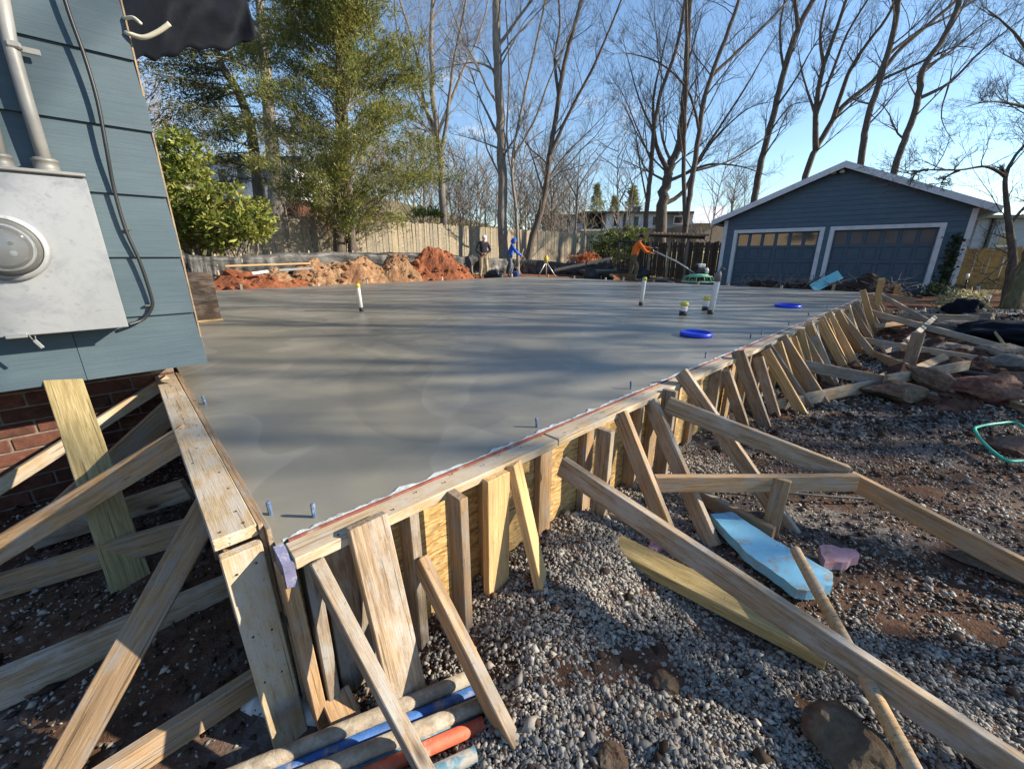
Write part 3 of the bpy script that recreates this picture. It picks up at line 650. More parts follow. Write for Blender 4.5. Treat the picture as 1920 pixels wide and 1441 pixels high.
for k in range(34):
    s_ = 0.15 + 0.09 * k * (1 + 0.02 * k) + RND.uniform(-.03, .03); setp(MB().lathe([(0.0005, 0), (0.0034, 0), (0.003, 0.0016), (0.0005, 0.002)], 8).build('nail_head', 'steel_black', None, False, SO(s_, 0.062 + RND.uniform(-.03, .03), 0.0045)), fr)
for z_ in (0.10, 0.34, 0.52):
    for s_ in (-0.105, -0.055): setp(MB().box(SO(s_, near_o + 0.043, LN - z_ + RND.uniform(-.02, .02)), 0.006, 0.006, 0.006, None, 0.002).build('nail_head', 'steel_black'), fl)
# ================================================================== HOUSE on the left
OW = -1.99
wc = at_o(388, 680, OW); SCOR = to_so(wc)[0]; ZB = wc.z
EXPO = (at_o(287, 249, OW).z - at_o(370, 586, OW).z) / 3
house = empty('house', SO(-1.5, OW - 0.5, -0.7))
tag(house, 'house corner with blue-grey lap siding above a red brick foundation', 'house')
WALL_S0, WALL_TOP = -3.6, 3.9
MB().prism([SO(WALL_S0, OW - 0.035, ZB + 0.012), SO(SCOR - 0.004, OW - 0.035, ZB + 0.012), SO(SCOR - 0.004, OW - 5.5, ZB + 0.012), SO(WALL_S0, OW - 5.5, ZB + 0.012)], (0, 0, WALL_TOP - ZB)).build('wall', 'sheathing', house)
MB().prism([SO(SCOR - 0.001, OW - 0.034, ZB + 0.01), SO(SCOR + 0.006, OW - 0.034, ZB + 0.01), SO(SCOR + 0.006, OW - 0.012, ZB + 0.01), SO(SCOR - 0.001, OW - 0.012, ZB + 0.01)], (0, 0, WALL_TOP - ZB)).build('sheathing_edge', 'sheathing', house)
def shingle(s0, s1, z0, h):
    def q(s, d, z): return SO(s, OW - 0.033 + d, z)
    tb, tt = 0.030, 0.012
    mb = MB().add([q(s0, 0.004, z0), q(s1, 0.004, z0), q(s1, tb, z0), q(s0, tb, z0), q(s0, 0.002, z0 + h), q(s1, 0.002, z0 + h), q(s1, tt, z0 + h), q(s0, tt, z0 + h)],
                  [(0, 3, 2, 1), (3, 7, 6, 2), (4, 5, 6, 7), (0, 4, 7, 3), (1, 2, 6, 5), (0, 1, 5, 4)])
    c = SO((s0 + s1) / 2, OW, z0); mb.v = [tuple(Vector(v) - c) for v in mb.v]
    R = Matrix.Rotation(-math.atan2(E1.y, E1.x), 3, 'Z'); mb.v = [tuple(R @ Vector(v)) for v in mb.v]
    o = mb.build('shingle', 'siding_teal'); o.location = c; o.rotation_euler = (0, 0, math.atan2(E1.y, E1.x)); setp(o, house)
joint = to_so(at_o(160, 700, OW))[0]
nc = int((WALL_TOP - ZB) / EXPO) + 1
for i in range(nc):
    z0 = ZB + i * EXPO; e = SCOR + 0.004 - 0.006 * (i % 2) + RND.uniform(-.003, .003)
    cuts = [e]; x = joint if i == 0 else e - (1.22 if i % 2 else 1.6)
    while x > WALL_S0: cuts.append(x); x -= 1.22
    cuts.append(WALL_S0)
    for a, b in zip(cuts, cuts[1:]): shingle(b + 0.0015, a - 0.0015, z0, EXPO + 0.012)
# brick foundation
found = MB().prism([SO(WALL_S0, OBR - 0.008, -1.0), SO(-0.03, OBR - 0.008, -1.0), SO(-0.03, OBR - 3.5, -1.0), SO(WALL_S0, OBR - 3.5, -1.0)], (0, 0, ZB + 1.0 + 0.008)).build('foundation_wall', 'mortar', house)
bl, bh = 0.232, 0.078
bmesh_b = MB().box((0, 0, 0), bl, 0.05, bh, None, 0.006).mesh('brick'); bmesh_b.materials.append(M['brick_red'])
rz = math.atan2(E1.y, E1.x)
for r in range(11):
    z = -0.78 + r * (bh + 0.012) + bh / 2
    x = -0.03 - bl / 2 - (0.122 if r % 2 else 0.0)
    while x > -2.6:
        o = link('brick', bmesh_b); o.location = SO(x, OBR - 0.022 + RND.uniform(-.002, .003), z); o.rotation_euler = (RND.uniform(-.01, .01), RND.uniform(-.008, .008), rz + RND.uniform(-.01, .01)); setp(o, found); x -= bl + 0.012
for r in (1, 3, 5, 7, 9):
    pass
# electricity meter box
OF = OW + 0.16
def on_f(x, y): return at_o(x, y, OF)
tr, br_ = on_f(160, 330), on_f(237, 611)
sR = (to_so(tr)[0] + to_so(br_)[0]) / 2; zT, zBm = tr.z, br_.z; sL = sR - 0.50
mbx = empty('meter_box', SO((sL + sR) / 2, OW, zBm)); tag(mbx, 'grey metal electricity meter box with round glass meter on the siding', 'meter box')
def bx(s0, s1, o0, o1, z0, z1, ch=0.0):
    R = Matrix.Rotation(rz, 3, 'Z'); return MB().box(SO((s0 + s1) / 2, (o0 + o1) / 2, (z0 + z1) / 2), s1 - s0, o1 - o0, z1 - z0, R, ch)
bx(sL, sR, OW - 0.0, OF - 0.006, zBm, zT, 0.004).build('cabinet', 'box_metal', mbx)
cov = bx(sL - 0.004, sR + 0.004, OF - 0.005, OF + 0.004, zBm - 0.004, zT - 0.012, 0.003).build('cover', 'box_metal', mbx)
bx(sL - 0.006, sR + 0.006, OW + 0.01, OF + 0.022, zT - 0.006, zT + 0.010, 0.004).build('rain_lip', 'conduit_grey', mbx)
mc = on_f(5, 463); ms, mz = to_so(mc)[0], mc.z; mr = 0.5 * (on_f(5, 408).z - on_f(5, 520).z)
RN = Matrix((E1, ZZ.cross(E1) * -1, ZZ)).transposed()
def disc(r0, r1, d0, d1, n=40, zoff=0, soff=0):
    mb = MB(); mb.lathe([(r0, d0), (r1, d0), (r1, d1), (r0, d1)], n, cap=r0 < 0.01)
    mb.v = [tuple(SO(ms + soff, OF + 0.004, mz + zoff) + E1 * v[0] + ZZ * v[1] + N1 * v[2]) for v in mb.v]; return mb
disc(mr * 0.98, mr * 1.14, 0.0, 0.022).build('meter_ring', 'box_metal', mbx, True)
disc(0.002, mr * 0.99, 0.004, 0.010).build('meter_back', 'frame_dark', mbx, True)
disc(0.002, mr * 0.62, 0.012, 0.030).build('dial_face', 'conduit_grey', mbx, True)
disc(mr * 0.74, mr * 0.80, 0.016, 0.05).build('inner_ring', 'alu', mbx, True)
disc(0.002, mr * 0.10, 0.042, 0.055, 20, -mr * 0.2, mr * 0.25).build('dial_screw', 'alu', mbx, True)
disc(0.002, mr * 0.07, 0.042, 0.048, 20, mr * 0.12, mr * 0.25).build('dial_stud', 'tape_dark', mbx, True)
mb = MB(); mb.lathe([(mr * 0.96, 0.02), (mr * 0.95, 0.06), (mr * 0.88, 0.085), (mr * 0.6, 0.10), (0.002, 0.104)], 40, cap=False)
mb.v = [tuple(SO(ms, OF + 0.004, mz) + E1 * v[0] + ZZ * v[1] + N1 * v[2]) for v in mb.v]; mb.build('glass_cover', 'glass_meter', mbx, True)
q = on_f(45, 640); s_l = to_so(q)[0]
bx(s_l - 0.05, s_l + 0.02, OF + 0.004, OF + 0.018, zBm - 0.012, zBm + 0.006, 0.002).build('hasp', 'metal_lock', mbx)
lk = empty('padlock', SO(s_l + 0.03, OF + 0.012, zBm - 0.03)); lk.parent = None
tag(lk, 'small silver padlock tag hanging below the meter box', 'padlock')
a0 = SO(s_l + 0.025, OF + 0.012, zBm - 0.004)
MB().tube([a0, a0 - ZZ * 0.02 + E1 * 0.006, a0 - ZZ * 0.024 + E1 * 0.016, a0 + E1 * 0.018 - ZZ * 0.004], 0.0022, 6).build('shackle', 'metal_lock', lk)
MB().box(a0 + E1 * 0.020 - ZZ * 0.045, 0.016, 0.006, 0.046, rot_to(E1 + ZZ * 0.45), 0.002).build('lock_body', 'metal_lock', lk)
# conduits, cable
def conduit(px_pts, r, label, o=OW + 0.05, hub=True):
    pts = [at_o(x, y, o) for x, y in px_pts]; pts[-1] = Vector((pts[-1].x, pts[-1].y, zT + 0.02)); e = empty('conduit', pts[-1]); tag(e, label, 'conduit')
    MB().tube(pts, r, 14).build('pipe', 'conduit_grey', e, True)
    if hub:
        b = pts[-1]; d = (pts[-2] - b).normalized()
        MB().lathe([(r * 1.95, 0.0), (r * 1.95, 0.016), (r * 1.75, 0.02), (r * 1.75, 0.05), (r * 1.85, 0.052), (r * 1.85, 0.062), (r * 1.4, 0.07)], 18).build('hub', 'hub_grey', e, True, b - ZZ * 0.012)
    return e
e = conduit([(-8, -60), (18, 78), (50, 190), (85, 305)], 0.026, 'grey conduit with wall strap rising from the right top of the meter box')
p = at_o(40, 92, OW + 0.03); R = Matrix.Rotation(rz, 3, 'Z')
MB().box(p + E1 * 0.022, 0.075, 0.012, 0.026, R, 0.003).build('strap', 'conduit_grey', e); MB().box(p - E1 * 0.02 + N1 * 0.03, 0.05, 0.045, 0.03, R, 0.008).build('strap_saddle', 'conduit_grey', e)
conduit([(-60, 60), (-30, 180), (0, 300)], 0.024, 'grey conduit at the left picture edge entering the meter box top')
cp = [(105, -60), (128, 20), (160, 110), (183, 190), (200, 280), (213, 350), (235, 428), (262, 490), (282, 550), (285, 575), (268, 598), (240, 607)]
cb = empty('cable', at_o(235, 428, OW)); tag(cb, 'black cable running down the siding and into the meter box', 'cable')
pts = [at_o(x, y, OW + (0.035 if i < 5 else 0.02)) for i, (x, y) in enumerate(cp)]; pts[-1] = pts[-1] + N1 * 0.03
def smooth_path(pts, k=6):
    out = []; P = [pts[0]] + list(pts) + [pts[-1]]
    for i in range(1, len(P) - 2):
        for j in range(k):
            t_ = j / k; a, b, c, d = P[i - 1], P[i], P[i + 1], P[i + 2]
            out.append(0.5 * ((2 * b) + (c - a) * t_ + (2 * a - 5 * b + 4 * c - d) * t_ ** 2 + (3 * b - a - 3 * c + d) * t_ ** 3))
    out.append(Vector(pts[-1])); return out
MB().tube(smooth_path(pts), 0.0085, 8).build('cable_run', 'cable_black', cb, True)
for (x, y) in ((240, 429), (278, 572)):
    MB().box(at_o(x, y, OW + 0.012), 0.03, 0.02, 0.010, R, 0.002).build('clip', 'steel_rod', cb)

# black roofing tarp flapping past the corner, cream wires
def tarp():
    mb = MB(); nu, nv = 34, 20
    # outline traced at the corner: inner edge along the wall, outer tip out over the slab
    top = [at_o(205, -90, OW - 0.08), at_y(330, -120, 3.25), at_y(425, -110, 3.55), at_y(450, -60, 3.8)]
    bot = [at_o(225, 128, OW - 0.08), at_y(300, 104, 3.2), at_y(390, 94, 3.45), at_y(482, 76, 3.75)]
    def cur(P, u):
        u *= len(P) - 1; i = min(int(u), len(P) - 2); return P[i].lerp(P[i + 1], u - i)
    nrm = Vector((0.45, -0.75, -0.35)).normalized()
    for j in range(nv + 1):
        for i in range(nu + 1):
            u, v = i / nu, j / nv; p = cur(top, u).lerp(cur(bot, u), v)
            p += nrm * (0.07 * math.sin(u * 11 + v * 2.4) * u + 0.05 * fbm((u * 3, v * 3, 2.0), 1.0, 3) * (0.2 + u)); p.z += 0.02 * math.sin(u * 14) * v + 0.012 * math.sin(u * 37 + 1) * v
            mb.v.append(tuple(p))
    w = nu + 1
    for j in range(nv):
        for i in range(nu): a = j * w + i; mb.f.append((a, a + 1, a + w + 1, a + w))
    # thickness: a second skin 4 mm behind, closed at the rim
    m0 = len(mb.v); mb.v += [tuple(Vector(q) - nrm * 0.004) for q in mb.v[:m0]]; mb.f += [tuple(reversed([i + m0 for i in f])) for f in mb.f[:nu * nv]]
    rim = [i for i in range(w)] + [j * w + nu for j in range(1, nv + 1)] + [nv * w + i for i in range(nu - 1, -1, -1)] + [j * w for j in range(nv - 1, 0, -1)]
    for a, b in zip(rim, rim[1:] + rim[:1]): mb.f.append((b, a, a + m0, b + m0))
    return mb
tag(tarp().build('roof_tarp', 'tarp_navy', None, True), 'black tarp hanging out from the house eave at the top left', 'tarp')
# eave board above the tarp (roof edge just out of the frame)
MB().prism([SO(WALL_S0, OW + 0.25, WALL_TOP), SO(SCOR + 0.5, OW + 0.25, WALL_TOP), SO(SCOR + 0.5, OW - 5.6, WALL_TOP), SO(WALL_S0, OW - 5.6, WALL_TOP)], (0, 0, 0.16)).build('roof_deck', 'tarp_black', house)
wr = [[(236, 34), (250, 33), (264, 44)], [(240, 62), (268, 70), (295, 60), (318, 44)]]
for k, w_ in enumerate(wr):
    pts = smooth_path([at_o(x, y, OW + 0.005 + 0.03 * i) for i, (x, y) in enumerate(w_)])
    tag(MB().tube([at_o(w_[0][0] - 8, w_[0][1], OW - 0.03)] + pts, 0.011 if k else 0.008, 8).build('electric_wire', 'wire_cream', None, True), ['short cream wire end poking out at the siding edge under the tarp', 'long curved cream wire stub poking out at the siding edge under the tarp'][k], 'wire')
# treated post under the overhang
pt = at_o(120, 715, OW - 0.06); pb = at_z(262, 1140, -0.74)
tag(board('support_post', pb, pt + ZZ * 0.05, 0.145, 0.04, N1 + E1 * 0.12, 'lumber_treated', None), 'greenish treated timber post propped under the siding in front of the bricks', 'post')
# dark board past the house corner
b0, b1 = at_z(416, 600), at_z(352, 606); hh = 0.60
dk = empty('dark_plank', (b0 + b1) / 2); tag(dk, 'dark weathered plank standing on the slab at the house corner', 'plank')
d = (b1 - b0).normalized(); b1 = b0 + d * 0.55; nn = Vector((d.y, -d.x, 0)); nn = nn if nn.y < 0 else -nn
for k in range(3):
    z = 0.03 + (k + 0.5) * hh / 3
    board('slat', b0 + ZZ * z + nn * 0.002 * k, b1 + ZZ * z, hh / 3 - 0.004, 0.03, nn, 'lumber_dark', dk)
board('base_strip', b0 - d * 0.015 + ZZ * 0.014, b1 + ZZ * 0.014, 0.05, 0.026, ZZ, 'lumber_fresh', dk)

# ================================================================== LOOSE THINGS in the foreground
def steel_pipe(x0, y0, x1, y1, r, m, z, label, hook=False):
    a, b = at_z(x0, y0, z), at_z(x1, y1, z); e = empty('steel_pipe', (a + b) / 2); d = (a - b).normalized()
    mb = MB(); n = 16; mb.tube([b, a, a - d * 0.002], [r, r, r * 0.80], n, False)      # outer wall and rim
    mb.tube([a - d * 0.002, a - d * 0.25], [r * 0.80, r * 0.80], n, True)
    setp(mb.build('tube', m, None, True), e)
    if hook: setp(MB().tube([a, a + d * 0.02 + ZZ * 0.02, a + d * 0.03 - ZZ * 0.01, a + d * 0.005 - ZZ * 0.02], 0.004, 6).build('wire_hook', 'steel_rod', None, True), e)
    tag(e, label, 'pipe')
GP = 'steel pipes lying in the foreground'
zp = GZ - 0.02
steel_pipe(896, 1262, 300, 1510, 0.023, 'pipe_grey', zp + 0.045, 'rusty grey pipe, farthest of the pipes on the gravel')
steel_pipe(900, 1292, 380, 1512, 0.021, 'pipe_blue', zp + 0.020, 'bright blue pipe between the two long grey pipes')
steel_pipe(934, 1306, 430, 1512, 0.024, 'pipe_grey', zp + 0.045, 'scuffed grey pipe reaching farthest right, between blue and teal pipes')
steel_pipe(893, 1338, 540, 1510, 0.019, 'pipe_teal', zp + 0.02, 'teal-blue pipe just behind the red pipe')
steel_pipe(906, 1355, 560, 1508, 0.021, 'pipe_red', zp + 0.03, 'red-orange pipe in the pile of pipes')
steel_pipe(893, 1412, 700, 1500, 0.021, 'pipe_teal', zp + 0.03, 'blue-grey pipe with wire hook, nearest of the pile', True)
# short white drain pipe under the left form
a, b = at_z(468, 1316, -0.76), at_z(510, 1322, -0.76); e = empty('drain_pipe', a); tag(e, 'short white plastic pipe lying under the corner post', 'pipe'); d = (b - a).normalized()
MB().tube([a, a + d * 0.045, a + d * 0.045, a + d * 0.28], [0.045, 0.045, 0.039, 0.039], 20).build('tube', 'pvc_white', e, True)
# yellow treated plank
a, b = at_z(1137, 1014, GZ + 0.045), at_z(1552, 1222, GZ + 0.045)
tag(board('treated_plank', a, b, 0.135, 0.055, ZZ, 'lumber_treated', None, 0, 0, 0.005), 'yellow treated plank lying flat on the gravel beside the long brace', 'plank')
# blue foam board (tapered, broken edges)
def slab_poly(pts, z, th, name, m, jit=0.008, parent=None):
    P = []; Q = [at_z(x, y, z) for x, y in pts]
    for i, p in enumerate(Q):
        q = Q[(i + 1) % len(Q)]; k = max(2, int((q - p).length / 0.03))
        for j in range(k): t_ = j / k; r = p.lerp(q, t_); P.append(r + Vector((fbm((r.x * 20, r.y * 20, 1), 1, 3), fbm((r.x * 20, r.y * 20, 4), 1, 3), 0)) * jit * (1 if j else 0.3))
    return MB().prism([p - ZZ * th for p in P], (0, 0, th)).build(name, m, parent)
tag(slab_poly([(1333, 963), (1372, 958), (1440, 1003), (1561, 1072), (1562, 1096), (1528, 1105), (1495, 1103), (1400, 1035)], GZ + 0.085, 0.05, 'foam_board', 'foam_blue'), 'light blue foam board lying on the gravel between two braces', 'foam board')
tag(slab_poly([(1536, 1022), (1560, 1020), (1604, 1030), (1612, 1043), (1590, 1052), (1545, 1055)], GZ + 0.07, 0.045, 'foam_scrap', 'foam_pink', 0.015), 'dirty pink foam scrap lying right of the blue foam board', 'foam scrap')
tag(slab_poly([(1216, 1005), (1236, 998), (1246, 1015), (1230, 1030), (1216, 1024)], GZ + 0.05, 0.04, 'foam_scrap', 'foam_pink', 0.015), 'small pink foam scrap beside the far end of the yellow plank', 'foam scrap')
# round pole
a, b = at_z(1490, 1028, GZ + 0.20), at_z(1760, 1530, GZ + 0.10)
tag(MB().tube([a, a + (b - a) * 0.008, a + (b - a) * 0.3, a + (b - a) * 0.7 + ZZ * 0.004, b], [0.016, 0.0215, 0.0225, 0.0225, 0.0225], 14).build('wooden_pole', 'pole_wood', None, True), 'round wooden pole slanting across the long brace in the lower right', 'pole')
# rebar rods
for k, (pp, lab) in enumerate((([(1310, 912), (1420, 918), (1560, 930), (1700, 938)], 'thin bent steel rod on the gravel behind the upright stake'), ([(1790, 694), (1850, 704), (1960, 716)], 'black plastic pipe lying among the rocks at the right edge'))):
    tag(MB().tube(smooth_path([at_z(x, y, GZ + (0.04 if k == 0 else 0.15)) for x, y in pp]), 0.007 if k == 0 else 0.03, 8).build('steel_rod' if k == 0 else 'black_pipe', 'steel_rod' if k == 0 else 'cable_black', None, True), lab, 'rod' if k == 0 else 'pipe')
# green hose loop
hp = [(1990, 845), (1935, 812), (1905, 792), (1870, 793), (1835, 799), (1828, 806), (1845, 830), (1870, 852), (1890, 863), (1925, 863), (1990, 860)]
tag(MB().tube(smooth_path([at_z(x, y, GZ + 0.10 - 0.004 * abs(i - 5)) for i, (x, y) in enumerate(hp)]), 0.012, 8).build('garden_hose', 'hose_green', None, True), 'green garden hose loop on the gravel at the right edge', 'hose')
# loose rocks
def rock(x, y, z, r, sq, m, seed, label, rzv=0.0, tilt=0.0, sub=4):
    p = at_z(x, y, z); o = link('rock', rock_mesh('rock', r, seed, sq, sub), m, None, p); o.rotation_euler = (tilt, 0, rzv); tag(o, label, 'rock')
rock(1588, 1385, GZ + 0.02, 0.125, (1.05, 1.0, 0.62), 'rock_tan', 3, 'large tan rock half buried in gravel at the bottom edge', 0.4)
rock(1250, 1278, GZ + 0.0, 0.055, (1.1, 0.8, 0.7), 'rock_tan', 5, 'fist-sized tan rock in the middle of the grey gravel', 0.2)
rock(1146, 1425, GZ + 0.02, 0.048, (1, 1, 0.8), 'rock_tan', 8, 'small brown rock at the bottom edge left of the large rock', 0.9)
rock(1875, 1055, GZ + 0.03, 0.16, (1.5, 0.7, 0.35), 'rock_grey', 11, 'flat grey stone under the brace at the right edge', -0.5)
rock(1680, 735, GZ + 0.10, 0.20, (1.5, 0.9, 0.55), 'rock_tan', 13, 'long tan stone at the left end of the rock heap', -0.2)
rock(1752, 708, GZ + 0.22, 0.21, (0.85, 1.2, 0.55), 'rock_tan', 17, 'tilted tan stone on top of the rock heap', 0.5, 0.35)
rock(1836, 728, GZ + 0.16, 0.25, (1.4, 0.75, 0.68), 'rock_red', 19, 'big reddish slab of rock at the right of the rock heap', -0.25, 0.5)
rock(1740, 745, GZ + 0.06, 0.12, (1.2, 1, 0.6), 'rock_grey', 23, 'low grey stone between the two tan stones of the heap')
rock(1768, 764, GZ + 0.02, 0.09, (1.2, 0.8, 0.5), 'rock_red', 27, 'small dark red stone in front of the rock heap')
rock(1890, 662, GZ + 0.16, 0.24, (1.4, 0.8, 0.6), 'rock_grey', 29, 'long flat stone at the right edge behind the rock heap', -0.3)
rock(1885, 680, GZ + 0.12, 0.22, (1.5, 0.7, 0.5), 'rock_grey', 31, 'second flat stone at the right edge, below the long flat one', -0.35)
rock(1903, 835, GZ + 0.05, 0.16, (1.3, 0.8, 0.5), 'rock_red', 37, 'dark red stone inside the green hose loop')
rock(1795, 655, GZ + 0.10, 0.22, (1.6, 0.6, 0.45), 'rock_grey', 41, 'grey stone block behind the second long brace', -0.3)
rock(1790, 612, GZ + 0.16, 0.27, (1.5, 0.8, 0.55), 'rock_grey', 43, 'broad grey stone beneath the third long brace', -0.3)
rock(1835, 600, GZ + 0.2, 0.28, (1.1, 0.9, 0.7), 'rock_grey', 47, 'rounded grey stone below the tree trunk at right', 0.3)
rock(1905, 712, GZ + 0.12, 0.2, (1.4, 0.7, 0.5), 'rock_tan', 53, 'tan stone at the right edge right of the red slab', 0.1)
raker(at_z(1660, 712, GZ + 0.2), at_z(1815, 684, GZ + 0.26), 'lumber_worn', 0.11)
tag(board('loose_board', at_z(1896, 758, GZ + 0.06), at_z(2010, 800, GZ + 0.06), 0.10, TT, Vector((0.3, -1, 0.1)), 'lumber', None), 'board on edge at the right picture edge beside the red rock', 'board')

# gravel, clods: too many to count
def scatter(name, m, n, size, region, seed, keep, flat=0.7, sub=True):
    rng = np.random.default_rng(seed); pr = random.Random(seed)
    bm = bmesh.new(); bmesh.ops.create_icosphere(bm, subdivisions=1, radius=1.0)
    bm.free(); base = np.array([(x, y, z) for x in (-.72, .72) for y in (-.72, .72) for z in (-.72, .72)]); tri = np.array([(0, 1, 3), (0, 3, 2), (4, 6, 7), (4, 7, 5), (0, 4, 5), (0, 5, 1), (2, 3, 7), (2, 7, 6), (0, 2, 6), (0, 6, 4), (1, 5, 7), (1, 7, 3)])
    if not sub:
        base = np.array([[1, 0, 0], [-1, 0, 0], [0, 1, 0], [0, -1, 0], [0, 0, 1], [0, 0, -1]], float); tri = np.array([[0, 2, 4], [2, 1, 4], [1, 3, 4], [3, 0, 4], [2, 0, 5], [1, 2, 5], [3, 1, 5], [0, 3, 5]])
    P = []
    tries = 0
    while len(P) < n and tries < n * 12:
        tries += 1; q = region(pr)
        if q is None: continue
        if not keep(q[0], q[1], pr): continue
        P.append((q[0], q[1], ground_h(q[0], q[1]), q[2] if len(q) > 2 else 1.0))
    P = np.array(P); k = len(P); V = np.empty((k, len(base), 3))
    ang = rng.uniform(0, 2 * np.pi, k); sc = size * P[:, 3] * rng.lognormal(0, 0.36, k)
    ax = rng.uniform(0.65, 1.55, (k, 3)) * np.array([1.1, 0.8, flat]); jit = rng.uniform(0.55, 1.25, (k, len(base), 3))
    B = base[None] * jit * ax[:, None, :] * sc[:, None, None]
    tl = rng.normal(0, 0.6, k); ct, st_ = np.cos(tl), np.sin(tl)
    y2 = B[:, :, 1] * ct[:, None] - B[:, :, 2] * st_[:, None]; z2 = B[:, :, 1] * st_[:, None] + B[:, :, 2] * ct[:, None]
    ca, sa = np.cos(ang), np.sin(ang)
    V[:, :, 0] = B[:, :, 0] * ca[:, None] - y2 * sa[:, None] + P[:, None, 0]; V[:, :, 1] = B[:, :, 0] * sa[:, None] + y2 * ca[:, None] + P[:, None, 1]
    V[:, :, 2] = z2 + P[:, None, 2] + (sc * rng.uniform(0.0, 0.75, k))[:, None]
    F = (tri[None] + (np.arange(k) * len(base))[:, None, None]).reshape(-1, 3)
    me = bpy.data.meshes.new(name); me.vertices.add(k * len(base)); me.vertices.foreach_set('co', V.reshape(-1))
    nf = len(F); me.loops.add(nf * 3); me.loops.foreach_set('vertex_index', F.reshape(-1).astype(np.int32)); me.polygons.add(nf)
    me.polygons.foreach_set('loop_start', np.arange(0, nf * 3, 3, dtype=np.int32)); me.polygons.foreach_set('loop_total', np.full(nf, 3, np.int32)); me.update(calc_edges=True)
    o = link(name, me, m); return stuff(o)
def reg_near(pr):
    y = 0.55 + 3.1 * pr.random() ** 0.8; x = pr.uniform(-1.35, 1.45) * (y + 0.35) * 1.02; return (x, y)
def reg_far(pr):
    y = 3.0 + 6.5 * pr.random(); x = pr.uniform(0.1, 1.4) * y; return (x, y, 1.0 + (y - 3) * 0.12)
def gkeep(x, y, pr):
    s, o = to_so(Vector((x, y, 0)))
    if o < 0.02 and s > -0.12: return False
    if o < OBR: return False
    if s < -0.1: dens = 0.06
    else: dens = 1.0
    soil = fbm((x, y, 9.0), 0.9, 4) + 0.80 * sstep(0.85, 1.6, x - 0.12 * y) * sstep(6.5, 3.0, y) * sstep(0.9, 1.5, y)
    return pr.random() < dens * (1 - 0.86 * sstep(0.08, 0.48, soil))
gr1 = scatter('gravel', 'pebble', 86000, 0.0064, reg_near, 1, gkeep, sub=False)
gr2 = scatter('gravel', 'pebble', 34000, 0.0100, reg_far, 2, gkeep, sub=False)
def skeep(x, y, pr):
    s, o = to_so(Vector((x, y, 0)))
    return not ((o < 0.02 and s > -0.12) or o < OBR)
gr3 = scatter('soil_clods', 'clod', 3500, 0.011, reg_near, 3, skeep, sub=False)
gr4 = scatter('soil_clods', 'clod', 3000, 0.017, reg_far, 4, skeep, sub=False)
for o_, lab, ct in ((gr1, 'grey crushed gravel covering the near ground', 'gravel'), (gr2, 'grey crushed gravel on the ground farther right', 'gravel'), (gr3, 'dark brown soil clods between the near gravel', 'soil'), (gr4, 'dark brown soil clods on the ground farther right', 'soil')): tag(o_, lab, ct)
# ================================================================== GARAGE
GA = Vector((9.25, 17.507, 0)); GG = Vector((4.448, -3.758, 0)).normalized(); GNv = Vector((-GG.y, GG.x, 0)); GNv = GNv if GNv.y < 0 else -GNv   # facade left->right, outward normal
KG = GNv.dot(GA)
def gk(x, y, d=0.0): p = at_plane(x, y, GNv, KG + d); return (p - GA).dot(GG), p.z
def GP_(k, d, z): return GA + GG * k + GNv * d + ZZ * z
kL, kR = gk(1352, 470)[0], gk(1809, 470)[0]
zfl, ztop = -0.44, gk(1765, 425)[1]
kpk, zpk = gk(1572, 316)
zeL = gk(1362, 410)[1]; zeR = gk(1828, 393)[1]; zeav = (zeL + zeR) / 2; kpk = (kL + kR) / 2 + 0.05
slope = (zpk - zeav) / ((kR - kL) / 2)
gar = empty('garage', GP_((kL + kR) / 2, -3, zfl)); tag(gar, 'navy blue two-door garage with white trim and low gable roof', 'garage')
D1 = (gk(1378, 470)[0], gk(1530, 470)[0]); D2 = (gk(1556, 470)[0], gk(1750, 470)[0])
# use straight door openings of equal height
gr_ang = math.atan2(GG.y, GG.x); RG = Matrix.Rotation(gr_ang, 3, 'Z')
def gbox(k0, k1, d0, d1, z0, z1, ch=0.0): return MB().box(GP_((k0 + k1) / 2, (d0 + d1) / 2, (z0 + z1) / 2), k1 - k0, abs(d1 - d0), z1 - z0, RG, ch)
w = MB()
for k0, k1, z0, z1 in ((kL, D1[0], zfl, ztop), (D1[1], D2[0], zfl, ztop), (D2[1], kR, zfl, ztop)): w.prism([GP_(k0, 0, z0), GP_(k1, 0, z0), GP_(k1, 0, z1), GP_(k0, 0, z1)], GNv * -0.15)
w.prism([GP_(kL, 0, ztop), GP_(kR, 0, ztop), GP_(kR, 0, zeav), GP_(kpk, 0, zpk), GP_(kL, 0, zeav)], GNv * -0.15)
w.build('front_wall', 'siding_navy', gar)
for k0, k1, nm in ((kL, kL + 0.15, 'side_wall'), (kR - 0.15, kR, 'side_wall')): gbox(k0, k1, -6.8, -0.152, zfl, zeav).build(nm, 'siding_navy', gar)
gbox(kL, kR, -6.95, -6.802, zfl, zeav).build('rear_wall', 'siding_navy', gar)
ex = 0.165; z = zfl; i = 0
lapm = {}
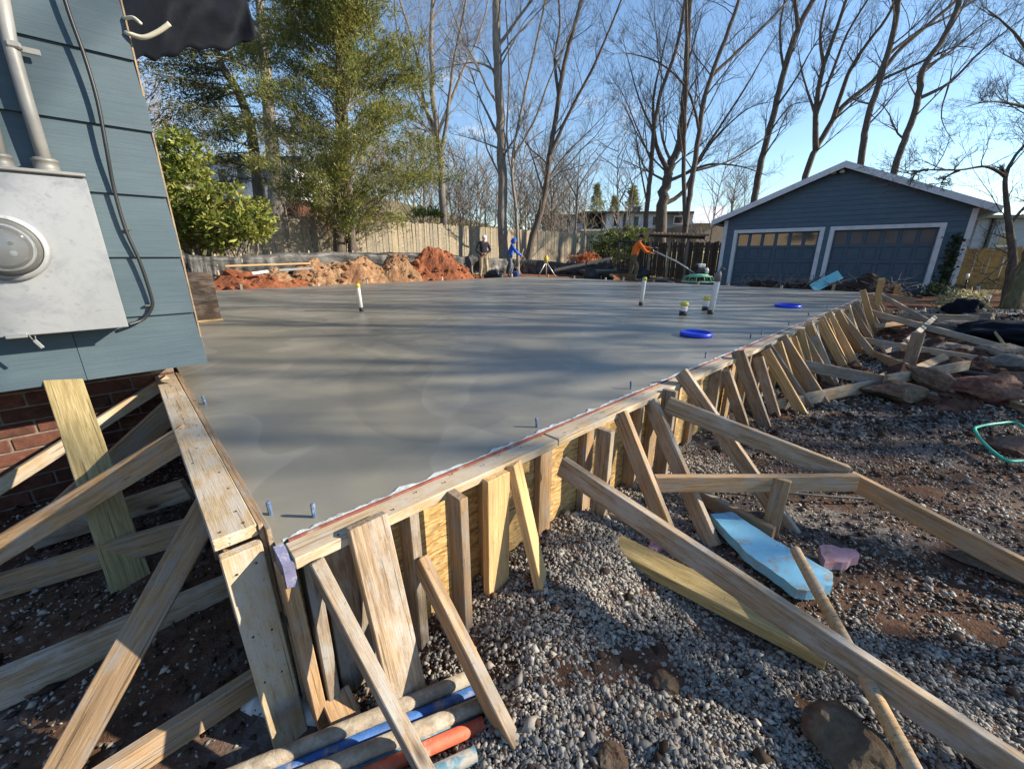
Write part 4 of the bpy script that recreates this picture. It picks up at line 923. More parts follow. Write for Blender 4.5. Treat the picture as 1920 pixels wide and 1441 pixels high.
while z < zpk - 0.1:
    segs = []
    zt = z + ex
    def rl(zz): return kL + max(0.0, (zz - zeav)) / slope * ((kpk - kL) / ((kR - kL) / 2)) , kR - max(0.0, (zz - zeav)) / slope * ((kR - kpk) / ((kR - kL) / 2))
    a, b = rl(zt)
    if z < ztop: segs = [(a + 0.10, D1[0] - 0.12), (D1[1] + 0.12, D2[0] - 0.12), (D2[1] + 0.12, b - 0.10)]
    else: segs = [(a + (0.10 if zt < zeav else 0.02), b - (0.10 if zt < zeav else 0.02))]
    for (k0, k1) in segs:
        if z < ztop < zt: zz = ztop + 0.13 if False else zt
        if k1 - k0 < 0.05: continue
        L = k1 - k0; mb = MB().add([(-L / 2, 0.002, 0), (L / 2, 0.002, 0), (L / 2, 0.030, 0), (-L / 2, 0.030, 0), (-L / 2, 0.002, ex + 0.01), (L / 2, 0.002, ex + 0.01), (L / 2, 0.008, ex + 0.01), (-L / 2, 0.008, ex + 0.01)],
                                   [(0, 3, 2, 1), (3, 7, 6, 2), (4, 5, 6, 7), (0, 4, 7, 3), (1, 2, 6, 5), (0, 1, 5, 4)])
        # mesh Y points outward along GNv
        Rm = Matrix((GG, GNv, ZZ)).transposed(); mb.v = [tuple(Rm @ Vector(v)) for v in mb.v]
        o = mb.build('lap_board', 'siding_navy', None, False, GP_((k0 + k1) / 2, 0, z)); setp(o, gar)
    z += ex; i += 1
for (k0, k1) in (D1, D2):
    gbox(k0 - 0.13, k0, -0.02, 0.045, zfl, ztop + 0.13).build('door_trim', 'trim_white', gar); gbox(k1, k1 + 0.13, -0.02, 0.045, zfl, ztop + 0.13).build('door_trim', 'trim_white', gar)
    gbox(k0 - 0.001, k1 + 0.001, -0.02, 0.043, ztop, ztop + 0.128).build('door_trim', 'trim_white', gar)
    gbox(k0 - 0.0, k0 + 0.012, -0.149, -0.021, zfl, ztop).build('door_jamb', 'trim_white', gar); gbox(k1 - 0.012, k1, -0.149, -0.021, zfl, ztop).build('door_jamb', 'trim_white', gar)
    d = gbox(k0, k1, -0.13, -0.095, zfl, ztop).build('door', 'door_navy', gar); W_ = k1 - k0; H_ = ztop - zfl
    rows = 4; colw = W_ / 6; rh = H_ / rows
    for r in range(rows + 1):
        zc = zfl + r * rh; hh_ = 0.05 if 0 < r < rows else 0.05; z0, z1 = max(zfl, zc - hh_), min(ztop, zc + hh_)
        gbox(k0 + 0.001, k1 - 0.001, -0.096, -0.070, z0 + 0.001, z1 - 0.001, 0.004).build('rail', 'door_navy', d)
    for c in range(7):
        kc = k0 + c * colw; ww = 0.05 if c in (0, 3, 6) else 0.03; a, b = max(k0 + 0.002, kc - ww), min(k1 - 0.002, kc + ww)
        gbox(a, b, -0.096, -0.073, zfl + 0.002, ztop - 0.002, 0.004).build('stile', 'door_navy', d)
    for c in range(6):
        a, b = k0 + c * colw + 0.06, k0 + (c + 1) * colw - 0.06
        gbox(a, b, -0.096, -0.090, ztop - rh + 0.055, ztop - 0.055).build('pane', 'glass_tan_reflection' if k0 == D1[0] else 'glass_grey_reflection', d)
        for r in range(rows - 1):
            gbox(a + 0.02, b - 0.02, -0.096, -0.082, zfl + r * rh + 0.08, zfl + (r + 1) * rh - 0.08, 0.008).build('panel', 'door_navy', d)
for k0, k1 in ((kL - 0.02, kL + 0.12), (kR - 0.12, kR + 0.02)): gbox(k0, k1, -0.06, 0.040, zfl, zeav - 0.01).build('corner_board', 'trim_white', gar)
# roof: two slopes with overhang, white rake boards
ov = 0.42; fo = 0.34
def roof_side(ke, sgn):
    kk = ke + sgn * ov; ze = zeav - slope * ov * ((kR - kL) / 2) / abs(kpk - ke) ; up = 0.10
    poly = [GP_(kpk, fo, zpk + up), GP_(kk, fo, ze + up), GP_(kk, -7.2, ze + up), GP_(kpk, -7.2, zpk + up)]
    MB().prism(poly, (0, 0, 0.07)).build('roof', 'roof_shingle', gar)
    a, b = GP_(kpk, fo + 0.022, zpk + up - 0.03), GP_(kk + sgn * 0.02, fo + 0.022, ze + up - 0.03)
    MB().prism([a - ZZ * 0.10, b - ZZ * 0.10, b + ZZ * 0.105, a + ZZ * 0.105], GNv * 0.03).build('rake_board', 'trim_white', gar)
    MB().prism([GP_(kk, fo, ze + up - 0.08), GP_(kk, -7.2, ze + up - 0.08), GP_(kk, -7.2, ze + up + 0.068), GP_(kk, fo, ze + up + 0.068)], GG * sgn * 0.03).build('fascia', 'trim_white', gar)
roof_side(kL, -1); roof_side(kR, 1)
fk, fz = gk(1571, 325)
fd = gbox(fk - 0.06, fk + 0.06, 0.02, 0.07, fz - 0.05, fz + 0.05, 0.01).build('flood_light', 'frame_dark', gar)
for s_ in (-1, 1): gbox(fk + s_ * 0.12 - 0.07, fk + s_ * 0.12 + 0.07, 0.05, 0.16, fz - 0.01, fz + 0.10, 0.02).build('lamp_head', 'lamp_face', fd)
# leaf helper: many small leaves in ONE plant part
def leaves(name, m, pts, size, seed, parent=None, aspect=0.42, spread=1.0, up=0.3, dirs=None):
    rng = np.random.default_rng(seed); P = np.array(pts, float); k = len(P)
    D = rng.normal(0, 1, (k, 3)) if dirs is None else np.array(dirs, float) + rng.normal(0, spread, (k, 3)) * 0.6
    D[:, 2] += up; D /= np.linalg.norm(D, axis=1)[:, None] + 1e-9
    A = rng.normal(0, 1, (k, 3)); S = np.cross(D, A); S /= np.linalg.norm(S, axis=1)[:, None] + 1e-9
    L = size * rng.lognormal(0, 0.3, k)[:, None]; Wd = L * aspect * 0.5
    nrm = np.cross(D, S)
    V = np.stack([P, P + D * L * 0.5 + S * Wd + nrm * L * 0.06, P + D * L, P + D * L * 0.5 - S * Wd + nrm * L * 0.06], 1).reshape(-1, 3)
    me = bpy.data.meshes.new(name); me.vertices.add(k * 4); me.vertices.foreach_set('co', V.reshape(-1)); me.loops.add(k * 4)
    me.loops.foreach_set('vertex_index', np.arange(k * 4, dtype=np.int32)); me.polygons.add(k)
    me.polygons.foreach_set('loop_start', np.arange(0, k * 4, 4, dtype=np.int32)); me.polygons.foreach_set('loop_total', np.full(k, 4, np.int32)); me.update(calc_edges=True)
    o = link(name, me, m)
    if parent is not None: setp(o, parent)
    return o
ki, zi = gk(1778, 480); iv = empty('ivy', GP_(ki, 0.05, zfl)); tag(iv, 'ivy climbing the garage wall right of the right door', 'ivy')
pts = [GP_(ki + 0.08 * math.sin(z_ * 3) + RND.gauss(0, 0.07 + 0.12 * max(0, 0.3 - z_)), 0.05 + RND.random() * 0.06, zfl + 1.9 * RND.random() ** 1.6) for z_ in [RND.random() for _ in range(900)]]
leaves('foliage', 'leaf_ivy', pts, 0.075, 5, iv, 0.8)
MB().tube([GP_(ki, 0.05, zfl - 0.05), GP_(ki + 0.05, 0.05, zfl + 0.8), GP_(ki, 0.05, zfl + 1.7)], 0.012, 6).build('stem', 'bark_dark', iv)

# ================================================================== FENCES
def picket_fence(pa, pb, h, pw, m, label, seed, gap=0.012, jit=0.03, name='picket_fence'):
    pa, pb = Vector(pa), Vector(pb); d = pb - pa; d.z = 0; L = d.length; d.normalize(); rr = random.Random(seed); n = int(L / (pw + gap))
    e = empty(name, (pa + pb) / 2); tag(e, label, 'fence'); nr = Vector((d.y, -d.x, 0)); nr = nr if nr.y < 0 else -nr
    meshes = []
    for k in range(5):
        a = pw / 2; hh_ = h + rr.uniform(-.05, .05)
        mb = MB().prism([(-a, 0, 0), (a, 0, 0), (a, 0, hh_ - 0.04), (a * 0.5, 0, hh_), (-a * 0.5, 0, hh_), (-a, 0, hh_ - 0.04)], (0, 0.018, 0))
        me = mb.mesh('picket'); me.materials.append(M[m]); meshes.append(me)
    rzv = math.atan2(d.y, d.x)
    for i in range(n):
        t_ = (i + 0.5) / n; p = pa + d * L * t_; z = pa.z + (pb.z - pa.z) * t_
        o = link('picket', rr.choice(meshes)); o.location = (p.x + nr.x * rr.uniform(0, .01), p.y + nr.y * rr.uniform(0, .01), z - 0.1 + rr.uniform(-jit, jit)); o.rotation_euler = (rr.uniform(-.015, .015), rr.uniform(-.018, .018), rzv); setp(o, e)
    for zr in (0.35, h - 0.35):
        a, b = pa + ZZ * zr - nr * 0.05, pb + ZZ * zr - nr * 0.05; board('rail', a, b, 0.09, 0.04, nr, m, e, 0, 0)
    k = int(L / 2.4)
    for i in range(k + 1):
        p = pa.lerp(pb, i / k) - nr * 0.12; board('post', p - ZZ * 0.2, p + ZZ * (h - 0.02), 0.09, 0.09, nr, m, e, 0, 0)
    return e
def gpt(x, y, Y, z=None): p = at_y(x, y, Y); p.z = ground_h(p.x, p.y) if z is None else z; return p
pa = gpt(395, 470, 15.5); pb = gpt(1112, 470, 28.5); ztf = at_y(700, 408, 21.5).z
hf = 1.95
pa.z = at_y(490, 396, 17.3).z - hf; pb.z = at_y(1085, 434, 28).z - hf
picket_fence(pa, pb, hf, 0.138, 'fence_old', 'long weathered tan picket fence behind the dirt piles', 3)
qa, qb = gpt(1122, 470, 27.5), gpt(1352, 470, 20.8); qa.z = at_y(1195, 446, 25).z - 1.9; qb.z = at_y(1345, 448, 21).z - 1.9
picket_fence(qa, qb, 1.9, 0.138, 'fence_dark', 'dark weathered picket fence left of the garage behind the man in orange', 4)
ra, rb = gpt(1786, 480, 16.0, -0.35), gpt(2080, 480, 15.0, -0.35)
picket_fence(ra, rb, 1.55, 0.14, 'fence_new', 'newer golden board fence right of the garage', 5, 0.005)

# silt fence fabric with stakes
sf = empty('silt_fence', SO(6, -SLAB_O - 2.2, 0)); tag(sf, 'grey-black silt fence fabric sagging behind the red dirt piles', 'silt fence')
tops = [at_o(300, 470, -SLAB_O - 1.6), at_o(348, 476, -SLAB_O - 1.7), at_o(430, 480, -SLAB_O - 1.9), at_o(545, 473, -SLAB_O - 2.0), at_o(700, 473, -SLAB_O - 2.1), at_o(790, 473, -SLAB_O - 2.1), at_o(870, 479, -SLAB_O - 2.2), at_y(935, 484, 21.5), at_y(1003, 486, 22.0), at_y(1060, 492, 21.5), at_y(1150, 493, 20.8)]
tp = smooth_path(tops, 18); mb = MB(); nv = 8
for i, p in enumerate(tp):
    g0 = ground_h(p.x, p.y) - 0.05
    for j in range(nv + 1):
        v = j / nv; q = Vector((p.x, p.y, p.z + (g0 - p.z) * v)); b_ = 0.09 * math.sin(i * 1.7 + v * 2.5 + 2 * fbm((i * 0.11, v, 9), 1, 2)) * (0.35 + v) + 0.16 * fbm((i * 0.22, v * 2.5, 4), 1, 4); q += N1 * b_ * (0.3 + v) + ZZ * (0.06 * fbm((i * 0.2, 1, 1), 1, 2) * (1 - v)); mb.v.append(tuple(q))
for i in range(len(tp) - 1):
    for j in range(nv): a = i * (nv + 1) + j; mb.f.append((a, a + nv + 1, a + nv + 2, a + 1))
o = mb.build('fabric', 'silt_fabric', sf, True); md = o.modifiers.new('thickness', 'SOLIDIFY'); md.thickness = 0.006
for i in range(4, len(tp), 9):
    p = tp[i]; board('stake', Vector((p.x, p.y, ground_h(p.x, p.y) - 0.2)) - N1 * 0.04, p - N1 * 0.04 + ZZ * 0.06, 0.04, 0.035, N1, 'lumber_pale', sf)

# ================================================================== DIRT PILES
def heap(name, c, rx, ry, h, seed, m, label, cat='dirt pile', rot=None, n=46, rough=0.5, base=None, clods=True):
    c = Vector(c); ang = math.atan2(E1.y, E1.x) if rot is None else rot; cs, sn = math.cos(ang), math.sin(ang); mb = MB()
    for j in range(n + 1):
        for i in range(n + 1):
            u, v = i / n * 2 - 1, j / n * 2 - 1; x, y = c.x + (u * rx) * cs - (v * ry) * sn, c.y + (u * rx) * sn + (v * ry) * cs
            r = math.hypot(u, v); nn_ = fbm((x * 0.9 + seed, y * 0.9, seed), 1.0, 3); env = max(0, 1 - r ** 1.5) ** 0.9
            hh_ = h * env * (0.8 + rough * nn_) + env ** 0.4 * (0.10 * fbm((x * 3, y * 3, seed), 1.0, 4) + 0.07 * abs(fbm((x * 9, y * 9, seed), 1.0, 3))) if env > 0 else -0.05
            mb.v.append((x, y, (ground_h(x, y) if base is None else base) + hh_ - 0.04))
    w = n + 1
    for j in range(n):
        for i in range(n): a = j * w + i; mb.f.append((a, a + 1, a + w + 1, a + w))
    b0 = len(mb.v); mb.v.append((c.x, c.y, c.z - 1.0)); rim = list(range(w)) + [j * w + n for j in range(1, w)] + [n * w + i for i in range(n - 1, -1, -1)] + [j * w for j in range(n - 1, 0, -1)]
    for a, b in zip(rim, rim[1:] + rim[:1]): mb.f.append((b, a, b0))
    o = mb.build(name, m); tag(o, label, cat)
    if clods:
        rr = random.Random(seed); ck = []
        bm = bmesh.new(); bmesh.ops.create_icosphere(bm, subdivisions=1, radius=1); bv = [q.co.copy() for q in bm.verts]; bf = [[q.index for q in f.verts] for f in bm.faces]; bm.free(); cm = MB()
        for _ in range(int(55 * rx * ry) + 40):
            k = rr.randrange(w * w); p = Vector(mb.v[k]); s_ = rr.lognormvariate(-2.9, 0.5)
            cm.add([p + Vector((q.x * s_ * rr.uniform(.7, 1.3), q.y * s_ * rr.uniform(.7, 1.3), q.z * s_ * rr.uniform(.5, 1))) for q in bv], bf)
        setp(stuff(cm.build('clods', m)), o)
    return o
OD = -SLAB_O
def pile_px(x, y_top, o, rx, ry, seed, m, label, **k):
    p = at_o(x, y_top, o); g0 = ground_h(p.x, p.y); return heap('dirt_pile', Vector((p.x, p.y, g0)), rx, ry, p.z - g0, seed, m, label, **k)
pile_px(602, 476, OD - 1.3, 1.55, 0.9, 2.0, 'clay_tan', 'low tan dirt pile at the left of the dirt row')
pile_px(672, 484, OD - 1.15, 1.7, 0.9, 9.0, 'clay_tan', 'long low tan and orange dirt pile in the middle of the row')
pile_px(738, 464, OD - 1.2, 1.05, 1.0, 4.0, 'clay_tan', 'tall tan dirt pile left of the red one')
pile_px(818, 464, OD - 1.2, 1.75, 1.0, 6.0, 'clay_red', 'bright red clay pile left of the man in the white cap')
pile_px(470, 508, OD - 0.9, 2.4, 0.85, 12.0, 'clay_red', 'flat spread of red clay along the far left slab edge')
pile_px(548, 498, OD - 0.95, 1.7, 0.8, 15.0, 'clay_tan', 'low orange clay ridge between flat clay and dirt piles')
# scraps on the clay
for k, (x, y, o, L, ang, m, nm, lab) in enumerate(((440, 498, OD - 1.3, 2.2, 0.1, 'lumber_fresh', 'timber_batten', 'long yellow batten lying along the foot of the silt fence'), (530, 506, OD - 0.8, 0.9, 0.4, 'alu', 'metal_scrap', 'bent pale metal scrap lying on the red clay'), (476, 512, OD - 0.5, 0.4, 0.0, 'pvc_white', 'white_scrap', 'small white scrap lying on the flat red clay'))):
    p = at_o(x, y, o); d = (E1 * math.cos(ang) + N1 * math.sin(ang)); tag(board(nm, p - d * L * 0.1, p + d * L * 0.9 + ZZ * 0.05, 0.12 if k else 0.08, 0.02, ZZ + N1 * 0.5, m), lab, 'scrap' if k else 'batten')
# root and soil heap before the garage
for k, (x, y, rx, ry, h, lab) in enumerate(((1455, 520, 1.5, 0.7, 0.42, 'dark root and soil heap in front of the left garage door'), (1520, 522, 1.0, 0.6, 0.36, 'low dark soil heap between the garage doors'), (1620, 512, 1.5, 0.8, 0.62, 'tall dark heap of roots in front of the right garage door'))):
    p = at_plane(x, y, GNv, KG + 2.6); g0 = ground_h(p.x, p.y); hp_ = heap('root_heap', Vector((p.x, p.y, g0)), rx, ry, max(0.3, p.z - g0), 31 + k * 5, 'root_soil', lab, 'heap', rot=gr_ang)
    rr = random.Random(50 + k); mb = MB()
    for _ in range(70):
        a = Vector((p.x, p.y, g0)) + GG * rr.uniform(-rx, rx) * 0.75 + GNv * rr.uniform(-ry, ry) * 0.7; a.z = g0 + rr.uniform(0.1, 0.6) * max(0.3, p.z - g0) + 0.1; d = Vector((rr.gauss(0, 1), rr.gauss(0, 1), rr.uniform(-.2, .9))).normalized() * rr.uniform(0.2, 0.6)
        mb.tube([a, a + d * 0.5 + Vector((rr.gauss(0, .05), rr.gauss(0, .05), rr.gauss(0, .05))), a + d], [0.014, 0.010, 0.004], 4, False)
    setp(stuff(mb.build('roots', 'bark_grey')), hp_)
p0 = at_plane(1523, 540, GNv, KG + 3.2); p1 = at_plane(1575, 514, GNv, KG + 2.5)
tag(board('foam_board', p0, p1, 0.30, 0.05, Vector((-0.2, -1, 0.5)), 'foam_cyan'), 'cyan foam board leaning on the root heap before the garage', 'foam board')

for k, (x, y, rx, ry, h, m, lab) in enumerate(((1755, 655, 1.3, 0.7, 0.22, 'clay_dark', 'low brown-red soil heap between the long braces at right'), (1700, 618, 1.6, 0.8, 0.25, 'clay_dark', 'brown soil bank behind the far braces at right'), (1745, 730, 0.75, 0.5, 0.20, 'clay_dark', 'red-brown rubble mound under the rock heap'), (1830, 690, 1.0, 0.6, 0.2, 'clay_dark', 'brown soil heap between the flat stones at right'), (1560, 690, 0.9, 0.4, 0.12, 'clay_dark', 'thin brown soil ridge under the middle braces'))):
    p = at_z(x, y, GZ + 0.05); heap('soil_heap', Vector((p.x, p.y, ground_h(p.x, p.y))), rx, ry, h, 61 + 7 * k, m, lab, 'heap', n=36)
for k, (a_, b_, z_, w_, m_, lab) in enumerate((((1655, 655), (1752, 640), 0.10, 0.14, 'lumber_worn', 'short wide board lying behind the middle long brace'), ((1720, 690), (1772, 668), 0.14, 0.09, 'lumber', 'short board tilted against the rock heap'), ((1600, 735), (1668, 700), 0.06, 0.09, 'lumber_worn', 'board lying on the soil in front of the far braces'), ((1755, 592), (1700, 640), 0.25, 0.08, 'lumber_pale', 'pale board crossing the soil below the garage corner'), ((1640, 612), (1705, 604), 0.2, 0.1, 'lumber', 'brown board lying flat behind the last braces'))):
    tag(board('loose_board', at_z(a_[0], a_[1], GZ + z_), at_z(b_[0], b_[1], GZ + z_ + 0.06), w_, TT, Vector((0.2, -0.7, 0.8)), m_), lab, 'board')
# ================================================================== BUILDINGS BEYOND
def pbox(x0, x1, y0, y1, Y, depth, dx=0.0):
    """box whose front face spans photo columns x0..x1 and rows y0..y1 at distance Y"""
    a, b = at_y(x0, y1, Y), at_y(x1, y1, Y); zt = at_y((x0 + x1) / 2, y0, Y).z; zb = at_y((x0 + x1) / 2, y1, Y).z
    return MB().prism([(a.x, Y, zb), (b.x, Y, zb), (b.x + dx, Y + depth, zb), (a.x + dx, Y + depth, zb)], (0, 0, zt - zb))
def pwin(e, x0, x1, y0, y1, Y):
    f = setp(pbox(x0, x1, y0, y1, Y - 0.05, 0.09).build('window', 'trim_white'), e); i = (x1 - x0) * 0.12
    setp(pbox(x0 + i, x1 - i, y0 + i, y1 - i, Y - 0.07, 0.06).build('pane', 'glass_dark'), f); return f
YB = 46.0
bm1 = empty('modern_house', at_y(1180, 450, YB)); tag(bm1, 'long white and grey modern house with flat roof far behind the fence', 'building')
setp(pbox(1026, 1092, 404, 462, YB + 1, 9).build('wall', 'render_grey'), bm1); setp(pbox(1092, 1136, 432, 462, YB, 9).build('balcony_base', 'render_white'), bm1)
setp(pbox(1092, 1136, 403, 431.5, YB + 2.5, 6).build('glazing', 'glass_dark'), bm1); setp(pbox(1090, 1137, 429, 432, YB - 0.8, 4).build('balcony_slab', 'trim_white'), bm1)
setp(pbox(1136, 1246, 399, 428, YB, 9).build('wall', 'render_white'), bm1); setp(pbox(1136, 1300, 428.5, 465, YB + 0.3, 9).build('lower_wall', 'render_tan'), bm1)
setp(pbox(1246.3, 1303, 398, 428, YB + 0.4, 9).build('wall', 'render_grey'), bm1); setp(pbox(1024, 1094, 401.5, 404, YB + 0.7, 9.6).build('roof_edge', 'frame_dark'), bm1)
setp(pbox(1090, 1305, 395.5, 399, YB - 0.5, 10).build('roof_edge', 'frame_dark'), bm1); setp(pbox(1168, 1172, 399.2, 430, YB - 0.12, 0.1).build('downpipe', 'frame_dark'), bm1)
for (x0, x1, y0, y1) in ((1149, 1161, 405, 425), (1186, 1198, 404, 424), (1078, 1089, 408, 420), (1222, 1234, 404, 423), (1262, 1280, 404, 420), (1060, 1070, 410, 424)): pwin(bm1, x0, x1, y0, y1, YB if x0 > 1100 else YB + 1)
setp(pbox(1190, 1200, 387, 396, YB + 3, 1.0).build('chimney', 'frame_dark'), bm1)
b2 = empty('gabled_house', at_y(1330, 450, 40)); tag(b2, 'sunlit white house with pale roof just left of the garage roof', 'building')
setp(pbox(1304, 1352, 417, 470, 40, 8).build('wall', 'render_tan'), b2)
a0, a1, a2, a3 = at_y(1300, 418, 39.6), at_y(1362, 418, 39.6), at_y(1362, 389, 44), at_y(1306, 391, 44)
setp(MB().prism([a0, a1, a2, a3], (0, 0.3, 0.25)).build('roof', 'render_white'), b2)
YR = 25.0
b3 = empty('slate_house', at_y(1900, 480, YR)); tag(b3, 'slate-blue house with black downpipe behind the golden fence at right', 'building')
setp(pbox(1800, 2060, 408, 520, YR, 9).build('wall', 'siding_slate'), b3); setp(pbox(1795, 2070, 402, 408, YR - 0.4, 10).build('roof_edge', 'frame_dark'), b3)
setp(pbox(1838, 1843, 408.3, 490, YR - 0.14, 0.12).build('downpipe', 'frame_dark'), b3); pwin(b3, 1866, 1892, 433, 462, YR); setp(pbox(1802, 2058, 470.0, 473, YR - 0.06, 0.05).build('belt_board', 'frame_dark'), b3)
YH = 38.0
b4 = empty('hill_house', at_y(470, 390, YH)); tag(b4, 'pale house with red-brown base glimpsed between the evergreens on the left', 'building')
setp(pbox(395, 560, 300, 372, YH, 9).build('wall', 'render_white'), b4); setp(pbox(392, 563, 373, 430, YH - 0.3, 9.5).build('base_wall', 'brick_red'), b4); setp(pbox(388, 568, 292, 300, YH - 0.6, 10).build('roof_edge', 'frame_dark'), b4)
for x0 in (410, 446, 486, 528): pwin(b4, x0, x0 + 20, 314, 346, YH)

# ================================================================== TREES
def perp(d, rr):
    a = Vector((rr.gauss(0, 1), rr.gauss(0, 1), rr.gauss(0, 1))); a -= d * a.dot(d); return a.normalized()
def grow(mb, p, d, L, r, lvl, rr, up=0.25, kids=(5, 4, 3), sides=(5, 4, 3, 3)):
    """one branch with its own side branches; d is its direction"""
    n = (5, 4, 2, 1)[min(lvl, 3)]; pts = [p]; rad = [r]; dirs = []
    q = p.copy(); dd = d.normalized()
    for i in range(n):
        dd = (dd + perp(dd, rr) * rr.uniform(0.05, 0.30) + ZZ * up * 0.35).normalized(); q = q + dd * (L / n); pts.append(q.copy()); rad.append(r * (1 - 0.80 * (i + 1) / n)); dirs.append(dd.copy())
    mb.tube(pts, rad, sides[min(lvl, 3)], False)
    if lvl >= len(kids): return
    for k in range(kids[lvl]):
        t_ = rr.uniform(0.2, 0.98); i = min(int(t_ * n), n - 1); f = t_ * n - i; b = pts[i].lerp(pts[i + 1], f)
        nd = (dirs[i] * rr.uniform(0.6, 1.1) + perp(dirs[i], rr) * rr.uniform(0.55, 1.0) + ZZ * up * 0.5).normalized()
        grow(mb, b, nd, L * rr.uniform(0.38, 0.66), max(rad[i] * 0.55, 0.0035), lvl + 1, rr, up, kids, sides)
def traced_tree(name, label, Y, leaders, seed, m='bark_grey', nb=16, reach=0.25, kids=(6, 5, 3), group=None, up=0.25, twig=1.0, f0=0.25):
    """leaders: (pixel polyline, base width px, tip width px, depth drift m)"""
    rr = random.Random(seed); p0 = at_y(leaders[0][0][0][0], leaders[0][0][0][1], Y); e = empty(name, (p0.x, p0.y, ground_h(p0.x, p0.y))); tag(e, label, 'tree', group)
    tr = MB(); cr = MB(); built = []
    for (px_, w0, w1, dy) in leaders:
        n = len(px_); pts = []
        for i, (x, y) in enumerate(px_): pts.append(at_y(x, y, Y + dy * (i / max(1, n - 1)) ** 1.3))
        if px_ is not leaders[0][0]:
            near = min(built, key=lambda q: ((q[1] - px_[0][0]) ** 2 + (q[2] - px_[0][1]) ** 2))
            pts = [at_y(x, y, near[0].y + dy * (i / max(1, n - 1)) ** 1.3) for i, (x, y) in enumerate(px_)]; pts[0] = near[0].copy()
        if px_ is leaders[0][0]: pts[0].z = min(pts[0].z, ground_h(pts[0].x, pts[0].y) - 0.1)
        P = smooth_path(pts, 5); k = len(P); sc = Y / FPX
        w1 = w1 if px_[-1][1] < 0 else 0.7
        R = [max(0.006, (w0 + (w1 - w0) * (i / (k - 1)) ** 0.7) * 0.38 * sc) for i in range(k)]
        P = [q + Vector((rr.gauss(0, 1), rr.gauss(0, 1), 0)) * R[i] * 0.12 for i, q in enumerate(P)]
        for q in P:
            d_ = q - EYE; f_ = d_.y * _c - d_.z * _s; built.append((q, 960 + FPX * d_.x / f_, 720 - FPX * (d_.y * _s + d_.z * _c) / f_))
        tr.tube(P, R, 9, True)
        Ltot = sum((P[i + 1] - P[i]).length for i in range(k - 1))
        for b in range(nb):
            t_ = f0 + (1 - f0) * (b + rr.random()) / nb; i = min(int(t_ * (k - 1)), k - 2); d = (P[i + 1] - P[i]).normalized(); side = perp(d, rr); side.z = abs(side.z) * 0.4
            nd = (d * rr.uniform(0.45, 1.0) + side * rr.uniform(0.6, 1.0)).normalized()
            grow(cr, P[i], nd, Ltot * reach * rr.uniform(0.5, 1.5) * (1.15 - 0.5 * t_), max(0.013, R[i] * rr.uniform(0.20, 0.42)) * twig, 0, rr, up, kids)
    setp(tr.build('trunk', m, None, True), e); setp(stuff_part(cr.build('crown', m)), e); return e
def stuff_part(o): return o
traced_tree('bare_tree', 'bare multi-stemmed tree just right of the big cedar', 25, [
    ([(832, 425), (828, 330), (822, 270), (812, 180), (808, 90), (812, -30), (815, -150)], 19, 6, 1.5), ([(825, 290), (838, 220), (850, 120), (870, 20), (890, -120)], 10, 3, -1.5), ([(822, 275), (795, 190), (778, 90), (750, 0), (735, -110)], 10, 3, 2),
    ([(815, 240), (790, 190), (762, 130), (742, 40), (738, -80)], 8, 2, -2), ([(820, 250), (860, 150), (900, 60), (930, -60)], 8, 2, 2)], 11)
traced_tree('bare_tree', 'tall straight trunk rising behind the man in the white cap', 22.5, [
    ([(944, 500), (942, 400), (940, 300), (936, 200), (932, 90), (930, -40), (928, -180)], 25, 15, 0.5), ([(929, 125), (900, 118), (862, 120), (820, 132), (795, 152)], 6, 2, -1.5), ([(938, 290), (915, 270), (880, 258), (845, 250)], 5, 2, 1.5), ([(934, 80), (975, 30), (1010, -20), (1040, -90)], 8, 3, -1), ([(937, 150), (905, 95), (870, 85)], 5, 2, 1)], 12, nb=10)
traced_tree('bare_tree', 'slender leaning stem rising directly behind the man in blue', 21.8, [
    ([(972, 495), (968, 400), (960, 330), (965, 270), (985, 170), (1010, 60), (1035, -60)], 9, 4, 1.0), ([(965, 300), (1000, 230), (1030, 150), (1070, 60), (1110, -40)], 6, 2, -1), ([(962, 330), (950, 250), (955, 150), (950, 40), (945, -60)], 6, 2, 1)], 13, nb=9)
traced_tree('bare_tree', 'forked leaning tree with dark bark between the man in blue and the tripod', 22.2, [
    ([(984, 495), (1000, 440), (1018, 380), (1028, 310), (1042, 220), (1058, 120), (1088, 10), (1110, -90)], 19, 6, 0.5), ([(1028, 300), (1065, 215), (1110, 130), (1145, 50), (1180, -40)], 9, 3, -1.2), ([(1020, 340), (1060, 290), (1110, 240), (1165, 180)], 6, 2, 1.2), ([(1048, 190), (1040, 110), (1050, 40), (1040, -70)], 8, 3, 1), ([(1015, 360), (1000, 300), (985, 250), (975, 190)], 5, 2, 1)], 14, m='bark_dark', nb=11)
traced_tree('bare_tree', 'small bare tree beyond the fence right of the forked leaning tree', 31, [
    ([(1078, 430), (1082, 370), (1085, 320), (1090, 260)], 7, 2, 0), ([(1083, 350), (1110, 310), (1150, 262), (1175, 240)], 4, 1.5, 1), ([(1082, 370), (1060, 330), (1040, 290)], 4, 1.5, 1)], 15, nb=8, twig=0.8)
traced_tree('bare_tree', 'slim bare trunk with upswept limbs left of the thick forked tree', 27, [
    ([(1207, 470), (1212, 400), (1220, 320), (1228, 230), (1240, 170), (1268, 90), (1285, 0), (1300, -90)], 13, 5, 0.5), ([(1226, 240), (1200, 190), (1180, 120), (1165, 60)], 6, 2, 1), ([(1222, 300), (1195, 240), (1170, 180), (1150, 150)], 5, 2, -1), ([(1205, 380), (1200, 310), (1190, 240), (1165, 190)], 5, 2, -2)], 16, m='bark_dark', nb=11)
